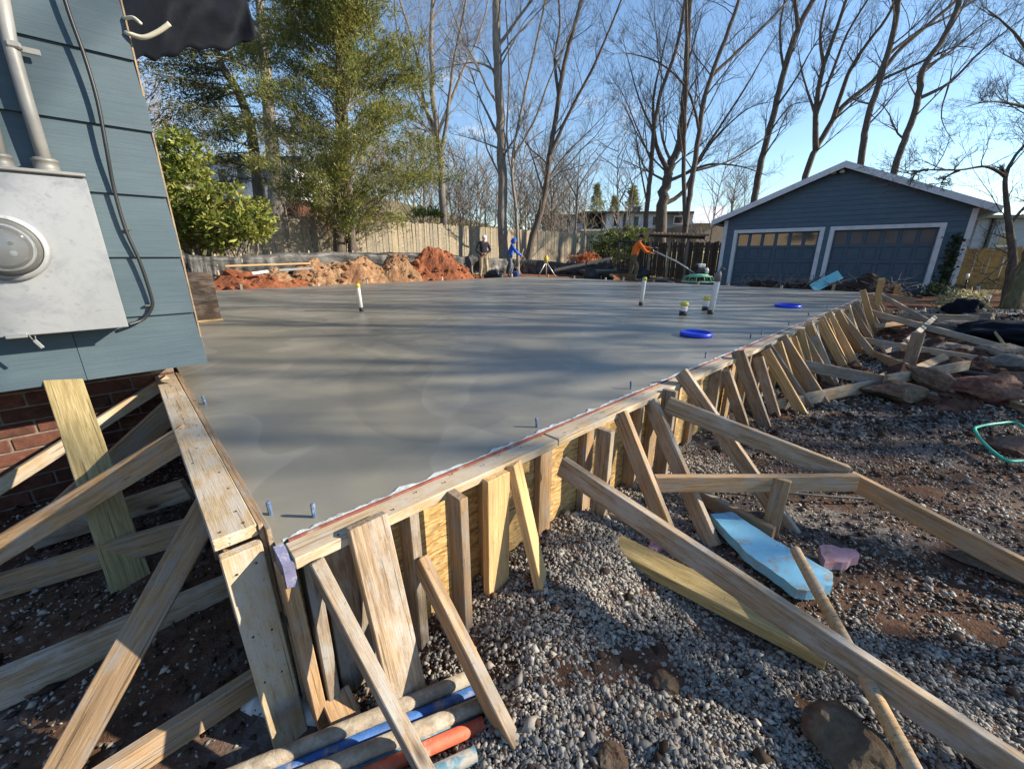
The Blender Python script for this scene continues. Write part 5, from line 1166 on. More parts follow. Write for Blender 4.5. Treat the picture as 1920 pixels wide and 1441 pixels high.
traced_tree('bare_tree', 'thick-trunked bare tree forking low, left of the garage roof', 28, [
    ([(1240, 480), (1240, 400), (1250, 340), (1258, 310), (1275, 260), (1285, 170), (1290, 60), (1298, -60)], 30, 8, 0.5), ([(1252, 320), (1230, 270), (1225, 190), (1240, 110), (1262, 20)], 13, 4, -1.5), ([(1245, 385), (1280, 360), (1310, 300), (1345, 245), (1400, 160), (1440, 90), (1500, 0)], 12, 4, 1.5), ([(1258, 340), (1300, 315), (1340, 260), (1400, 205), (1450, 190)], 9, 3, -2), ([(1280, 330), (1330, 308), (1390, 312), (1440, 330)], 8, 3, -2)], 17, m='bark_dark', nb=11)
traced_tree('bare_tree', 'tall bare tree with two near-parallel stems left of the garage eave', 24, [
    ([(1282, 480), (1288, 400), (1300, 320), (1318, 200), (1338, 130), (1365, 60), (1392, -20), (1420, -120)], 15, 6, 0.5), ([(1283, 420), (1282, 300), (1285, 200), (1288, 100), (1285, -30)], 11, 5, -1), ([(1335, 140), (1400, 80), (1460, 20), (1500, -30)], 8, 3, 1.2), ([(1312, 240), (1290, 170), (1240, 120), (1180, 100), (1148, 102)], 7, 2, -1.5), ([(1300, 320), (1370, 300), (1440, 255), (1480, 230)], 6, 2, 1)], 18, m='bark_dark', nb=11)
traced_tree('bare_tree', 'dark leaning trunk rising behind the left slope of the garage roof', 27, [
    ([(1400, 470), (1415, 370), (1428, 300), (1448, 220), (1470, 135), (1495, 55), (1530, -10), (1560, -80)], 16, 9, 0.5), ([(1495, 50), (1490, 0), (1480, -70)], 9, 4, -0.5), ([(1466, 140), (1462, 60), (1475, -20)], 6, 3, 1), ([(1440, 260), (1480, 200), (1520, 190)], 5, 2, -1)], 19, m='bark_dark', nb=9)
traced_tree('bare_tree', 'wide-forking bare tree behind the garage ridge, left of two leaning trunks', 29, [
    ([(1500, 450), (1512, 330), (1535, 270), (1580, 200), (1640, 150), (1690, 90), (1760, 30), (1840, -40)], 15, 6, 0.5), ([(1528, 280), (1530, 200), (1545, 120), (1570, 50), (1600, -40)], 13, 5, -1), ([(1530, 210), (1505, 140), (1495, 80)], 7, 3, 1), ([(1545, 120), (1538, 60), (1560, -40)], 8, 3, 1), ([(1548, 230), (1590, 140), (1620, 90), (1670, 20), (1690, -50)], 10, 4, -1.5), ([(1545, 215), (1555, 150), (1590, 60), (1640, -20)], 8, 3, -2)], 20, m='bark_dark', nb=10)
traced_tree('bare_tree', 'straight leaning trunk rising behind the garage ridge', 26, [
    ([(1590, 450), (1613, 305), (1625, 225), (1650, 150), (1672, 70), (1690, -30), (1710, -130)], 15, 9, 0.5), ([(1664, 155), (1740, 110), (1790, 88), (1830, 90)], 7, 3, -1), ([(1676, 110), (1720, 60), (1780, 30), (1860, -20)], 7, 3, 1), ([(1640, 200), (1610, 190), (1590, 180)], 5, 2, 1)], 21, m='bark_dark', nb=9)
traced_tree('bare_tree', 'leaning trunk with a long right-hand limb behind the right roof slope', 25, [
    ([(1640, 460), (1675, 325), (1700, 250), (1722, 185), (1730, 130), (1770, 70), (1800, 0), (1830, -90)], 15, 9, 0.5), ([(1726, 190), (1780, 155), (1840, 95), (1890, 55), (1950, 10)], 9, 5, -1), ([(1735, 130), (1790, 90), (1850, 40), (1930, 0)], 7, 3, 1), ([(1775, 158), (1765, 220), (1790, 270)], 4, 1.5, 1)], 22, m='bark_dark', nb=9)
traced_tree('mossy_tree', 'thick mossy trunk leaning out of the picture at the right edge', 9.6, [
    ([(1880, 622), (1896, 565), (1918, 505), (1955, 420), (2000, 300), (2050, 120)], 52, 30, 0.3)], 26, m='bark_moss', nb=5, f0=0.6)
traced_tree('bare_tree', 'crooked thin bare tree beside the thick mossy trunk at right', 11.0, [
    ([(1884, 600), (1892, 540), (1898, 490), (1895, 440), (1888, 390), (1886, 330), (1905, 290), (1940, 250), (1980, 190)], 26, 7, 0.4), ([(1887, 330), (1850, 312), (1800, 318), (1740, 318), (1700, 332)], 8, 4, -0.8), ([(1888, 335), (1878, 318), (1870, 312)], 11, 8, 0), ([(1800, 316), (1772, 333), (1762, 352)], 7, 4, 0.5), ([(1740, 318), (1720, 322), (1705, 345)], 7, 4, 0.2), ([(1892, 420), (1930, 380), (1970, 360)], 9, 4, 0.6), ([(1900, 480), (1850, 520), (1800, 560)], 4, 2, -0.5)], 23, m='bark_dark', nb=9, reach=0.3, up=0.1)
traced_tree('bare_tree', 'bare tree crown overhanging the right edge of the picture', 17, [
    ([(2040, 560), (2010, 300), (1960, 150), (1900, 60), (1840, 10)], 20, 5, 0), ([(1990, 230), (1920, 200), (1860, 190), (1810, 200)], 9, 3, -1), ([(1970, 170), (1930, 130), (1880, 100)], 8, 3, 1)], 24, m='bark_dark', nb=12, reach=0.2)

# distant bare wood on the hill: one mass
def small_tree(seed, H=8.0, kids=(4, 3), rt=0.13, nbr=15):
    rr = random.Random(seed); mb = MB(); p = Vector((0, 0, -0.5)); d = Vector((rr.gauss(0, .06), rr.gauss(0, .06), 1)); pts = [p]; 
    for i in range(6): d = (d + Vector((rr.gauss(0, .07), rr.gauss(0, .07), 0.05))).normalized(); pts.append(pts[-1] + d * H / 6)
    R = [rt * (1 - 0.85 * i / 6) for i in range(7)]; mb.tube(pts, R, 5, False)
    for b in range(nbr):
        t_ = 0.15 + 0.85 * (b + rr.random()) / nbr; i = min(int(t_ * 6), 5); q = pts[i].lerp(pts[i + 1], t_ * 6 - i); a = rr.uniform(0, 6.28)
        grow(mb, q, Vector((math.cos(a), math.sin(a), rr.uniform(0.6, 1.4))), H * 0.36 * (1.25 - 0.6 * t_), 0.032, 1, rr, 0.3, (0,) + kids, (4, 3, 3, 3))
    return mb
vari = [small_tree(100 + k, 8.0, (5, 3), 0.07, 18) for k in range(5)]
def wood(name, m, spots, seed, label):
    rr = random.Random(seed); VV, FF, off = [], [], 0
    arr = [(np.array(v.v), v.f) for v in vari]
    for (x, y, sc) in spots:
        V, F = rr.choice(arr); a = rr.uniform(0, 6.28); c, s = math.cos(a), math.sin(a); Wd = sc * rr.uniform(0.9, 1.3)
        Q = np.empty_like(V); Q[:, 0] = (V[:, 0] * c - V[:, 1] * s) * Wd + x; Q[:, 1] = (V[:, 0] * s + V[:, 1] * c) * Wd + y; Q[:, 2] = V[:, 2] * sc + ground_h(x, y); VV.append(Q); FF.append((F, off)); off += len(V)
    verts = np.concatenate(VV).tolist(); faces = [tuple(i + o for i in f) for F, o in FF for f in F]
    me = bpy.data.meshes.new(name); me.from_pydata(verts, [], faces); o = link(name, me, m); tag(stuff(o), label, 'wood'); return o
rr = random.Random(77); sp = []
for _ in range(105):
    r_ = rr.uniform(34, 84); a = rr.uniform(-0.75, 0.16); sp.append((math.sin(a) * r_, math.cos(a) * r_, rr.uniform(0.8, 1.35)))
for x_ in (690, 770, 860, 905, 985, 1030, 1105, 1160, 1175, 1330, 1385): q_ = at_y(x_, 430, rr.uniform(30, 37)); sp.append((q_.x, q_.y, rr.uniform(0.9, 1.25)))
wood('distant_wood', 'bark_far', sp, 5, 'pale brown leafless wood on the hill behind the fence')
sp = []
for _ in range(30):
    r_ = rr.uniform(58, 100); a = rr.uniform(0.05, 0.85); sp.append((math.sin(a) * r_, math.cos(a) * r_, rr.uniform(0.5, 0.9)))
wood('distant_wood', 'bark_far', sp, 6, 'hazy leafless trees low on the horizon behind the modern house')
# trees out of the frame on the sunny side whose shadows cross the slab
def neighbour_tree(x, y, H, seed, label):
    mb = small_tree(seed, H, (3, 2)); e = empty('bare_tree', (x, y, ground_h(x, y))); tag(e, label, 'tree', 'bare trees beyond the right picture edge')
    n = len(mb.v); mb.v = [(a * 1.5 + x, b * 1.5 + y, c + ground_h(x, y)) for a, b, c in mb.v]; setp(mb.build('trunk', 'bark_dark'), e)
NEI = [(16, 6.8, 11), (19, 4.4, 12), (23, 6.4, 12), (22, 9.4, 12), (26, 7.2, 13), (20, 8.8, 11), (24, 12.2, 13), (28, 12.6, 13), (17, 2.2, 11), (20, 5.6, 12), (24, 8.2, 13), (15.5, 8.0, 9), (27, 11.0, 13), (22, 0.0, 12), (18.5, 10.4, 11), (30, 14.0, 13), (25, 4.0, 12), (13, 3.6, 8), (21, 13.0, 11)]
for k, (x, y, H) in enumerate(NEI): neighbour_tree(x, y, H, 300 + k, 'bare tree out of the frame at right whose shadow crosses the slab')

# two unseen leafy trees, added so that their crowns dapple the foreground
def shade_tree(x, y, z, r, n, seed, label):
    rr = random.Random(seed); g0 = ground_h(x, y); e = empty('added_shade_tree', (x, y, g0)); tag(e, label, 'tree'); tr = MB().tube([(x, y, g0 - 0.2), (x + 0.1, y, g0 + 2), (x, y + 0.1, z), (x, y, z + r)], [0.16, 0.13, 0.08, 0.02], 8); setp(tr.build('trunk', 'bark_dark'), e)
    br = MB(); pts = []
    for _ in range(20):
        d = Vector((rr.gauss(0, 1), rr.gauss(0, 1), rr.gauss(0.1, 0.35))).normalized() * r * rr.uniform(0.45, 1.0); c = Vector((x, y, z)) + d; br.tube([(x, y, z - 0.4 * r), Vector((x, y, z)).lerp(c, 0.6) - ZZ * 0.1, c], [0.04, 0.025, 0.01], 5, False); w = rr.uniform(0.16, 0.34)
        for _ in range(n // 26): pts.append(c + Vector((rr.gauss(0, w), rr.gauss(0, w), rr.gauss(0, w * 0.7))))
    setp(br.build('branches', 'bark_dark'), e); leaves('crown', 'leaf_holly', pts, 0.11, seed, e, 0.45)
shade_tree(12.5, 0.3, 4.0, 1.7, 1100, 401, 'unseen leafy evergreen added at right, nearest the camera, to shade the gravel')
shade_tree(14.5, 2.9, 4.7, 1.6, 800, 402, 'unseen leafy evergreen added at right, farther one, to shade gravel beside the formwork')
for k, (x, y, z, r, n, w) in enumerate(((20.0, 1.6, 9.7, 2.0, 850, 'first'), (20.6, 3.4, 9.5, 2.0, 850, 'second'), (20.0, 5.2, 9.9, 1.9, 650, 'third'))):  # unseen crowns added high up to darken the middle of the slab
    shade_tree(x, y, z, r, n, 410 + k, w + ' of three unseen leafy evergreens added beyond the right edge to shade the slab')

# cedar
def cedar():
    base = at_y(640, 470, 17.5); g0 = ground_h(base.x, base.y); e = empty('cedar_tree', (base.x, base.y, g0)); tag(e, 'big dense green cedar tree with two trunks standing at the fence', 'tree')
    rr = random.Random(5); T = at_y(640, -170, 17.8)
    for k, (x, w0) in enumerate(((634, 26), (657, 15))):
        P = [at_y(x, 480, 17.4 + 0.2 * k)] + [at_y(x + (640 - x) * f + 3 * math.sin(f * 9 + k), 470 - 600 * f, 17.5) for f in (0.12, 0.3, 0.6, 0.95)]; P[0].z = g0 - 0.1
        setp(MB().tube(smooth_path(P, 4), [w0 * 0.5 * 17.5 / FPX * (1 - 0.9 * i / 16) for i in range(17)], 9).build('trunk', 'bark_dark', None, True), e)
    # crown profile in photo: half width in px by row
    prof = [(-170, 15, 640), (-90, 62, 640), (0, 98, 632), (60, 108, 634), (130, 122, 640), (200, 140, 650), (260, 155, 660), (310, 164, 664), (350, 156, 668), (385, 122, 676), (415, 80, 690), (435, 40, 700)]
    br = MB(); pts = []; dirs = []
    nb = 250
    for b in range(nb):
        y = rr.uniform(-165, 415); 
        for (a, c) in zip(prof, prof[1:]):
            if a[0] <= y <= c[0]: f = (y - a[0]) / (c[0] - a[0]); hw = a[1] + (c[1] - a[1]) * f; cx = a[2] + (c[2] - a[2]) * f
        axis = at_y(640, y + 25, 17.5); mid = at_y(cx, y, 17.5); az = rr.uniform(0, 6.28); R = hw * 17.5 / FPX * rr.choice((rr.uniform(0.45, 0.85), rr.uniform(0.85, 1.2)))
        tip = mid + Vector((math.cos(az) * R, math.sin(az) * R * 0.9, 0.10 * R + rr.gauss(0, .15))); root = axis - ZZ * 0.25 * R
        k = 6; path = [root.lerp(tip, i / k) + ZZ * (0.12 * R * math.sin(i / k * 3.14)) + Vector((rr.gauss(0, .05), rr.gauss(0, .05), rr.gauss(0, .05))) for i in range(k + 1)]
        br.tube(path, [0.028 * (1 - 0.85 * i / k) for i in range(k + 1)], 4, False)
        nsub = int(28 + 22 * R)
        for _ in range(nsub):
            t_ = 1 - abs(rr.gauss(0, 0.36))
            if t_ < 0.12: continue
            i = min(int(t_ * k), k - 1); p = path[i].lerp(path[i + 1], t_ * k - i); sp_ = 0.08 + 0.22 * (1 - abs(t_ - 0.7)); d = (tip - root).normalized() * 0.6 + Vector((rr.gauss(0, .6), rr.gauss(0, .6), rr.gauss(0.25, .5)))
            c = p + Vector((rr.gauss(0, sp_), rr.gauss(0, sp_), rr.gauss(0, sp_ * 0.8))) * 0.75
            for _ in range(8): pts.append(c + Vector((rr.gauss(0, .05), rr.gauss(0, .06), rr.gauss(0, .06)))); dirs.append(d)
    setp(br.build('branches', 'bark_grey'), e); leaves('crown', 'leaf_cedar', pts, 0.105, 8, e, 0.24, 1.0, 0.15, dirs)
    print('cedar leaves', len(pts))
cedar()
def hemlock(name, label, Y, trunk, w0, branches, seed, m='leaf_hemlock', bm='bark_dark', leafn=170, lsz=0.16):
    rr = random.Random(seed); P = smooth_path([at_y(x, y, Y) for x, y in trunk], 5); g0 = ground_h(P[0].x, P[0].y); e = empty(name, (P[0].x, P[0].y, g0)); tag(e, label, 'tree'); P[0].z = min(P[0].z, g0)
    k = len(P); setp(MB().tube(P, [max(0.03, w0 * 0.5 * Y / FPX * (1 - 0.75 * i / k)) for i in range(k)], 9).build('trunk', bm, None, True), e); br = MB(); pts, dirs = [], []
    for (f, L, side) in branches:
        L = L * (1.25 - 0.8 * f) if Y > 55 else L
        i = min(int(f * (k - 1)), k - 2); a = P[i].lerp(P[i + 1], f * (k - 1) - i); az = rr.gauss(0, 0.7); d = Vector((side * math.cos(az), math.sin(az), rr.uniform(-0.05, 0.3))); n = 7; q = [a]
        for j in range(n): d = (d + Vector((rr.gauss(0, .12), rr.gauss(0, .12), -0.06))).normalized(); q.append(q[-1] + d * L / n)
        L = L
        br.tube(q, [0.05 * (1 - 0.85 * j / n) for j in range(n + 1)], 4, False)
        for _ in range(int(leafn * L / 3)):
            t_ = rr.uniform(0.25, 1.0); j = min(int(t_ * n), n - 1); p = q[j].lerp(q[j + 1], t_ * n - j); sd = Vector((rr.gauss(0, .42), rr.gauss(0, .42), rr.gauss(-.08, .13)))
            for _ in range(3): pts.append(p + sd * (0.4 + 0.8 * t_) + Vector((rr.gauss(0, .06), rr.gauss(0, .06), rr.gauss(0, .04)))); dirs.append(sd.normalized() + d * 0.5)
    setp(br.build('branches', bm), e); leaves('crown', m, pts, lsz, seed, e, 0.22, 0.8, -0.1, dirs)
rr = random.Random(9)
hemlock('evergreen_tree', 'dark drooping evergreen with forked trunk between the house and the cedar', 24, [(492, 420), (488, 380), (480, 310), (468, 230), (445, 170), (415, 120), (402, 60), (396, -80)], 22, [(rr.uniform(0.2, 0.98), rr.uniform(2.0, 5.2), rr.choice((-1, -1, -1, 1))) for _ in range(46)], 31)
hemlock('evergreen_tree', 'tall straight evergreen trunk close behind the cedar on its left', 23, [(517, 420), (516, 330), (508, 250), (500, 150), (492, 60), (484, -30), (475, -150)], 26, [(rr.uniform(0.3, 1.0), rr.uniform(1.2, 3.0), rr.choice((-1, 1, 1))) for _ in range(40)], 32, bm='bark_grey')
def far_pine(x, yb, yt, Y, R, seed, label):
    rr = random.Random(seed); b, t = at_y(x, yb, Y), at_y(x, yt, Y); e = empty('pine_tree', (b.x, b.y, ground_h(b.x, b.y))); tag(e, label, 'tree'); b.z = min(b.z, ground_h(b.x, b.y)); setp(MB().tube([b, t], [0.25, 0.05], 7).build('trunk', 'bark_dark'), e); pts, dirs = [], []
    for _ in range(2600):
        f = rr.random() ** 0.8; a = rr.uniform(0, 6.28); q = R * (1 - f) * (0.75 + 0.45 * math.sin(f * 40 + a)) * rr.uniform(0.5, 1.05); p = b.lerp(t, 0.2 + 0.8 * f) + Vector((math.cos(a) * q, math.sin(a) * q, rr.gauss(0, .2) - 0.15 * q)); pts.append(p); dirs.append((math.cos(a), math.sin(a), -0.1))
    leaves('crown', 'leaf_cedar', pts, 0.45, seed, e, 0.25, 0.8, 0.1, dirs)
far_pine(1120, 440, 345, 78, 3.2, 33, 'distant dark pine left of the modern house roofline'); far_pine(1188, 440, 350, 66, 2.6, 34, 'distant dark pine behind the roof of the modern house'); far_pine(1152, 440, 368, 84, 2.6, 36, 'smallest distant pine between the two darker pines')
# broad-leaved bushes
def bush(name, label, c, rx, ry, rz_, n, size, m, seed, cat='bush', stems=9, aspect=0.38, lumps=14):
    rr = random.Random(seed); c = Vector(c); e = empty(name, (c.x, c.y, ground_h(c.x, c.y))); tag(e, label, cat); st_ = MB(); pts, dirs = [], []
    L = []
    for _ in range(lumps):
        a, h, q = rr.uniform(0, 6.28), rr.uniform(-0.75, 0.85), rr.uniform(0.45, 0.9); w_ = math.sqrt(max(0, 1 - h * h)); L.append((Vector((c.x + math.cos(a) * rx * q * w_, c.y + math.sin(a) * ry * q * w_, c.z + h * rz_)), rr.uniform(0.28, 0.5)))
    for q, _ in L:
        b = Vector((c.x + rr.gauss(0, .15), c.y + rr.gauss(0, .15), ground_h(c.x, c.y) - 0.05)); st_.tube([b, b.lerp(q, 0.5) + Vector((rr.gauss(0, .1), rr.gauss(0, .1), 0.1)), q], [0.03, 0.02, 0.008], 5, False)
    for _ in range(n // 6):
        q, s_ = rr.choice(L); d = Vector((rr.gauss(0, 1), rr.gauss(0, 1), rr.gauss(0.15, 1))).normalized(); p = q + Vector((d.x * rx, d.y * ry, d.z * rz_)) * s_ * (0.55 + 0.5 * rr.random() ** 0.5)
        for _ in range(6): dd = d * 0.6 + Vector((rr.gauss(0, .7), rr.gauss(0, .7), rr.gauss(0, .5))); pts.append(p + dd * 0.02); dirs.append(dd)
    setp(st_.build('stems', 'bark_grey'), e); leaves('foliage', m, pts, size, seed, e, aspect, 0.5, 0.0, dirs)
c = at_y(352, 375, 13.5)
bush('laurel_bush', 'large bright green laurel bush beside the house corner', c, 1.25, 1.2, 1.55, 8500, 0.15, 'leaf_laurel', 61, lumps=22)
c = at_y(432, 420, 13.2)
bush('laurel_bush', 'smaller drooping part-shaded laurel bush right of the large one', c, 1.15, 0.9, 0.85, 4500, 0.15, 'leaf_laurel', 68, lumps=16)
rr = random.Random(35); c = at_y(1362, 440, 46); mb = small_tree(351, 6.6, (6, 4), 0.14, 42); e = empty('bare_tree', (c.x, c.y, ground_h(c.x, c.y))); tag(e, 'dense twiggy tan tree behind the white house left of the garage', 'tree'); mb.v = [(a * 1.15 + c.x, b * 1.15 + c.y, q + c.z - 0.2) for a, b, q in mb.v]; setp(mb.build('crown', 'bark_far'), e); setp(MB().tube([(c.x, c.y, ground_h(c.x, c.y) - 0.2), (c.x, c.y, c.z + 1)], 0.15, 7).build('trunk', 'bark_far'), e)
c = at_y(800, 398, 25); bush('evergreen_bush', 'low dark green bush showing over the fence top right of the cedar', c, 1.0, 0.7, 0.30, 2400, 0.10, 'leaf_holly', 62)
c = at_y(1150, 462, 24); bush('evergreen_bush', 'rounded holly bush with yellow-green top left of the mesh gate', c, 1.25, 0.9, 0.85, 5200, 0.11, 'leaf_holly', 63, lumps=20)
c = at_y(1190, 452, 24.6); bush('laurel_bush', 'yellow-green bush seen through the black mesh gate', c, 0.75, 0.7, 0.8, 2600, 0.11, 'leaf_laurel', 67, lumps=12)
c = at_y(1095, 487, 23.0); bush('rust_bush', 'small rust-red bush in front of the fence', c, 0.85, 0.5, 0.30, 1500, 0.10, 'leaf_rust', 64)
c = at_plane(1770, 548, GNv, KG + 0.9); c.z = zfl + 0.1; bush('shrub', 'low dark shrub at the right corner of the garage', c, 0.6, 0.5, 0.28, 1500, 0.08, 'leaf_ivy', 65)
c = at_z(1800, 575, -0.30); bush('shrub', 'small pale variegated shrub below the garage corner', c, 0.5, 0.4, 0.25, 1200, 0.09, 'leaf_pale', 66)
for k, (x, y, Y, rx, rz_, n, lab) in enumerate(((560, 430, 18.2, 1.3, 0.6, 1500, 'tangle of dry vines on the fence left of the cedar'), (700, 425, 20.5, 0.9, 0.5, 900, 'tangle of dry vines on the fence right of the cedar'), (830, 430, 23.5, 1.2, 0.5, 1100, 'tangle of dry vines on the fence behind the red clay pile'), (690, 395, 23, 1.5, 0.5, 1300, 'dry brush leaning over the fence right of the cedar trunk'), (1010, 405, 29, 1.2, 0.9, 900, 'dry brown saplings beyond the fence behind the man in blue'), (880, 385, 30, 2.0, 1.2, 1600, 'dry tan-leaved saplings beyond the fence behind the straight trunk'))):
    bush('dry_vines', lab, at_y(x, y, Y), rx, 0.35, rz_, n, 0.09, 'leaf_dead', 70 + k, 'vines', lumps=16)
stf = []
rr = random.Random(88)
for _ in range(9000):
    x = rr.uniform(300, 1180); p = at_o(x, 470, -SLAB_O - rr.uniform(2.2, 5.5)) if x < 900 else at_y(x, 470, rr.uniform(22.5, 27)); stf.append((p.x, p.y, ground_h(p.x, p.y)))
tag(stuff(leaves('dry_grass', 'leaf_dead', stf, 0.22, 9, None, 0.10, 1.0, 1.6)), 'dry pale grass and leaf litter along the foot of the fence', 'grass')
stf = [(lambda p: (p.x, p.y, ground_h(p.x, p.y) + 0.01))(SO(rr.uniform(7.5, 15), rr.uniform(4.5, 10))) for _ in range(3500)]
tag(stuff(leaves('leaf_litter', 'leaf_dead', stf, 0.10, 10, None, 0.5, 1.0, 0.2)), 'fallen leaves on the ground below the crooked tree at right', 'leaves')
# ================================================================== PEOPLE
def skinned(name, J, edges, m, root, sub=2):
    names = list(J); idx = {n: i for i, n in enumerate(names)}
    me = bpy.data.meshes.new(name); me.from_pydata([J[n][:3] for n in names], [(idx[a], idx[b]) for a, b in edges], [])
    o = bpy.data.objects.new(name, me); COL.objects.link(o); md = o.modifiers.new('skin', 'SKIN'); md.use_smooth_shade = True
    for i, n in enumerate(names):
        sv = me.skin_vertices[0].data[i]; r = J[n][3]; sv.radius = (r, J[n][4] if len(J[n]) > 4 else r); sv.use_root = (n == root)
    sd = o.modifiers.new('sub', 'SUBSURF'); sd.levels = sub; sd.render_levels = sub
    dg = bpy.context.evaluated_depsgraph_get(); nm = bpy.data.meshes.new_from_object(o.evaluated_get(dg)); bpy.data.objects.remove(o); bpy.data.meshes.remove(me)
    nm.name = name; return link(name, nm, m)
def person(loc, heading, J, top_m, leg_m, label, scale=1.0, hat=None, hood=None, hair=None, hair_m='hair_black'):
    """J: joints in metres, x forward, y left, z up"""
    e = empty('person', loc); tag(e, label, 'person'); R = Matrix.Translation(loc) @ Matrix.Rotation(heading, 4, 'Z') @ Matrix.Scale(scale, 4)
    def put(o): o.matrix_world = R; setp(o, e); return o
    A = dict(J); hd = Vector(A['head'][:3]); nk = Vector(A['neck'][:3]); upv = (hd - nk).normalized(); fw = Vector(A['face']); del A['face']; fw = (fw - upv * fw.dot(upv)).normalized(); lf = upv.cross(fw)
    B = {k: tuple(v[:3]) + (v[3] + (0.0 if k in ('neck', 'head') else 0.014),) for k, v in A.items()}
    B['crown'] = tuple(hd + upv * 0.085) + (0.075,); B['jaw'] = tuple(hd - upv * 0.065 + fw * 0.02) + (0.06,); B['head'] = tuple(hd) + (0.088,)
    B['nose'] = tuple(hd + fw * 0.105 - upv * 0.015) + (0.014,); B['earl'] = tuple(hd + lf * 0.088) + (0.018,); B['earr'] = tuple(hd - lf * 0.088) + (0.018,)
    E_ = [('pelvis', 'spine'), ('spine', 'chest'), ('chest', 'neck'), ('neck', 'jaw'), ('jaw', 'head'), ('head', 'crown'), ('head', 'nose'), ('head', 'earl'), ('head', 'earr')]
    for s in 'lr':
        E_ += [('chest', 'sh' + s), ('sh' + s, 'el' + s), ('el' + s, 'wr' + s), ('wr' + s, 'pa' + s), ('pelvis', 'hip' + s), ('hip' + s, 'kn' + s), ('kn' + s, 'an' + s), ('an' + s, 'toe' + s)]
        wr, el = Vector(A['wr' + s][:3]), Vector(A['el' + s][:3]); d = (wr - el).normalized(); sd = d.cross(Vector((0, 0, 1))); sd = sd.normalized() if sd.length > .1 else Vector((0, 1, 0)); dn = sd.cross(d)
        pa = wr + d * 0.06; B['pa' + s] = tuple(pa) + (0.026,)
        for k in range(4):
            o_ = (k - 1.5) * 0.019; l_ = (0.062, 0.072, 0.068, 0.052)[k]; f1 = pa + sd * o_ + d * (0.03 + l_ * 0.4); f2 = f1 + d * l_ * 0.3 + dn * l_ * 0.5; B['f%d%sa' % (k, s)] = tuple(f1) + (0.0095,); B['f%d%sb' % (k, s)] = tuple(f2) + (0.0085,)
            E_ += [('pa' + s, 'f%d%sa' % (k, s)), ('f%d%sa' % (k, s), 'f%d%sb' % (k, s))]
        th = wr + d * 0.035 + sd * (0.045 if s == 'l' else -0.045); B['th' + s] = tuple(th) + (0.011,); B['tt' + s] = tuple(th + d * 0.035 + dn * 0.015) + (0.0095,); E_ += [('wr' + s, 'th' + s), ('th' + s, 'tt' + s)]
    body = skinned('body', B, E_, 'skin', 'pelvis', 2); me = body.data
    for mm_ in (top_m, leg_m, 'boot_leather'): me.materials.append(M[mm_])
    segs = []
    for p_, q_ in E_:
        k = 0
        if p_[:2] in ('pe', 'sp', 'ch') and q_[:2] in ('sp', 'ch', 'sh', 'ne'): k = 1
        elif p_[:2] in ('sh', 'el') and q_[:2] in ('el', 'wr'): k = 1
        elif q_[:3] == 'hip' or q_[:2] in ('kn', 'an'): k = 2
        elif q_[:3] == 'toe': k = 3
        segs.append((Vector(B[p_][:3]), Vector(B[q_][:3]), k, q_ == 'neck'))
    for f in me.polygons:
        c_ = f.center; best = (9, 0)
        for p_, q_, k, isn in segs:
            d_ = q_ - p_; t_ = max(0.0, min(1.0, (c_ - p_).dot(d_) / d_.length_squared)); dist = (p_ + d_ * t_ - c_).length
            kk = 0 if (isn and t_ > 0.72) else k
            if dist < best[0]: best = (dist, kk)
        f.material_index = best[1]
    put(body)
    for s in (-1, 1):
        put(MB().lathe([(0.002, -0.008), (0.008, -0.004), (0.008, 0.004), (0.002, 0.008)], 8, tuple(hd + fw * 0.082 + lf * 0.033 * s + upv * 0.012)).build('eye', 'hair_black'))
    def cap_mesh(r, low, brim):
        mb = MB(); prof = [(r * 1.03, low), (r * 1.04, low + 0.03), (r * 0.96, low + 0.075), (r * 0.7, low + 0.115), (r * 0.2, low + 0.128), (0.002, low + 0.13)]
        mb.lathe(prof, 18); mb.v = [tuple(hd + fw * (x * 1.08 - 0.005) + lf * y + upv * z) for x, y, z in mb.v]
        if brim:
            n = 9; o1 = len(mb.v); P_ = []
            for k in range(n): a = -1.1 + 2.2 * k / (n - 1); P_.append((hd + fw * math.cos(a) * r * 1.0 + lf * math.sin(a) * r * 0.98 + upv * (low + 0.012), hd + fw * (math.cos(a) * r * 1.05 + 0.075 * math.cos(a * 0.9)) + lf * math.sin(a) * r * 0.95 + upv * (low - 0.008)))
            for a_, b_ in P_: mb.v += [tuple(a_), tuple(b_), tuple(a_ - upv * 0.006), tuple(b_ - upv * 0.006)]
            for k in range(n - 1): i = o1 + k * 4; mb.f += [(i, i + 4, i + 5, i + 1), (i + 2, i + 3, i + 7, i + 6), (i + 1, i + 5, i + 7, i + 3)]
        return mb
    if hat: put(cap_mesh(0.098, 0.015, True).build('cap', hat, None, True))
    if hair: put(cap_mesh(0.096, -0.005, False).build('hair', hair_m, None, True))
    if hood:
        mb = MB(); mb.lathe([(0.085, -0.135), (0.115, -0.07), (0.122, 0.0), (0.112, 0.07), (0.07, 0.125), (0.002, 0.14)], 20)
        V = []
        for x, y, z in mb.v:
            q = hd - fw * 0.022 + fw * min(x * 1.1, 0.055) + lf * y + upv * z; V.append(tuple(q))
        mb.v = V; put(mb.build('hood', hood, None, True))
    return e
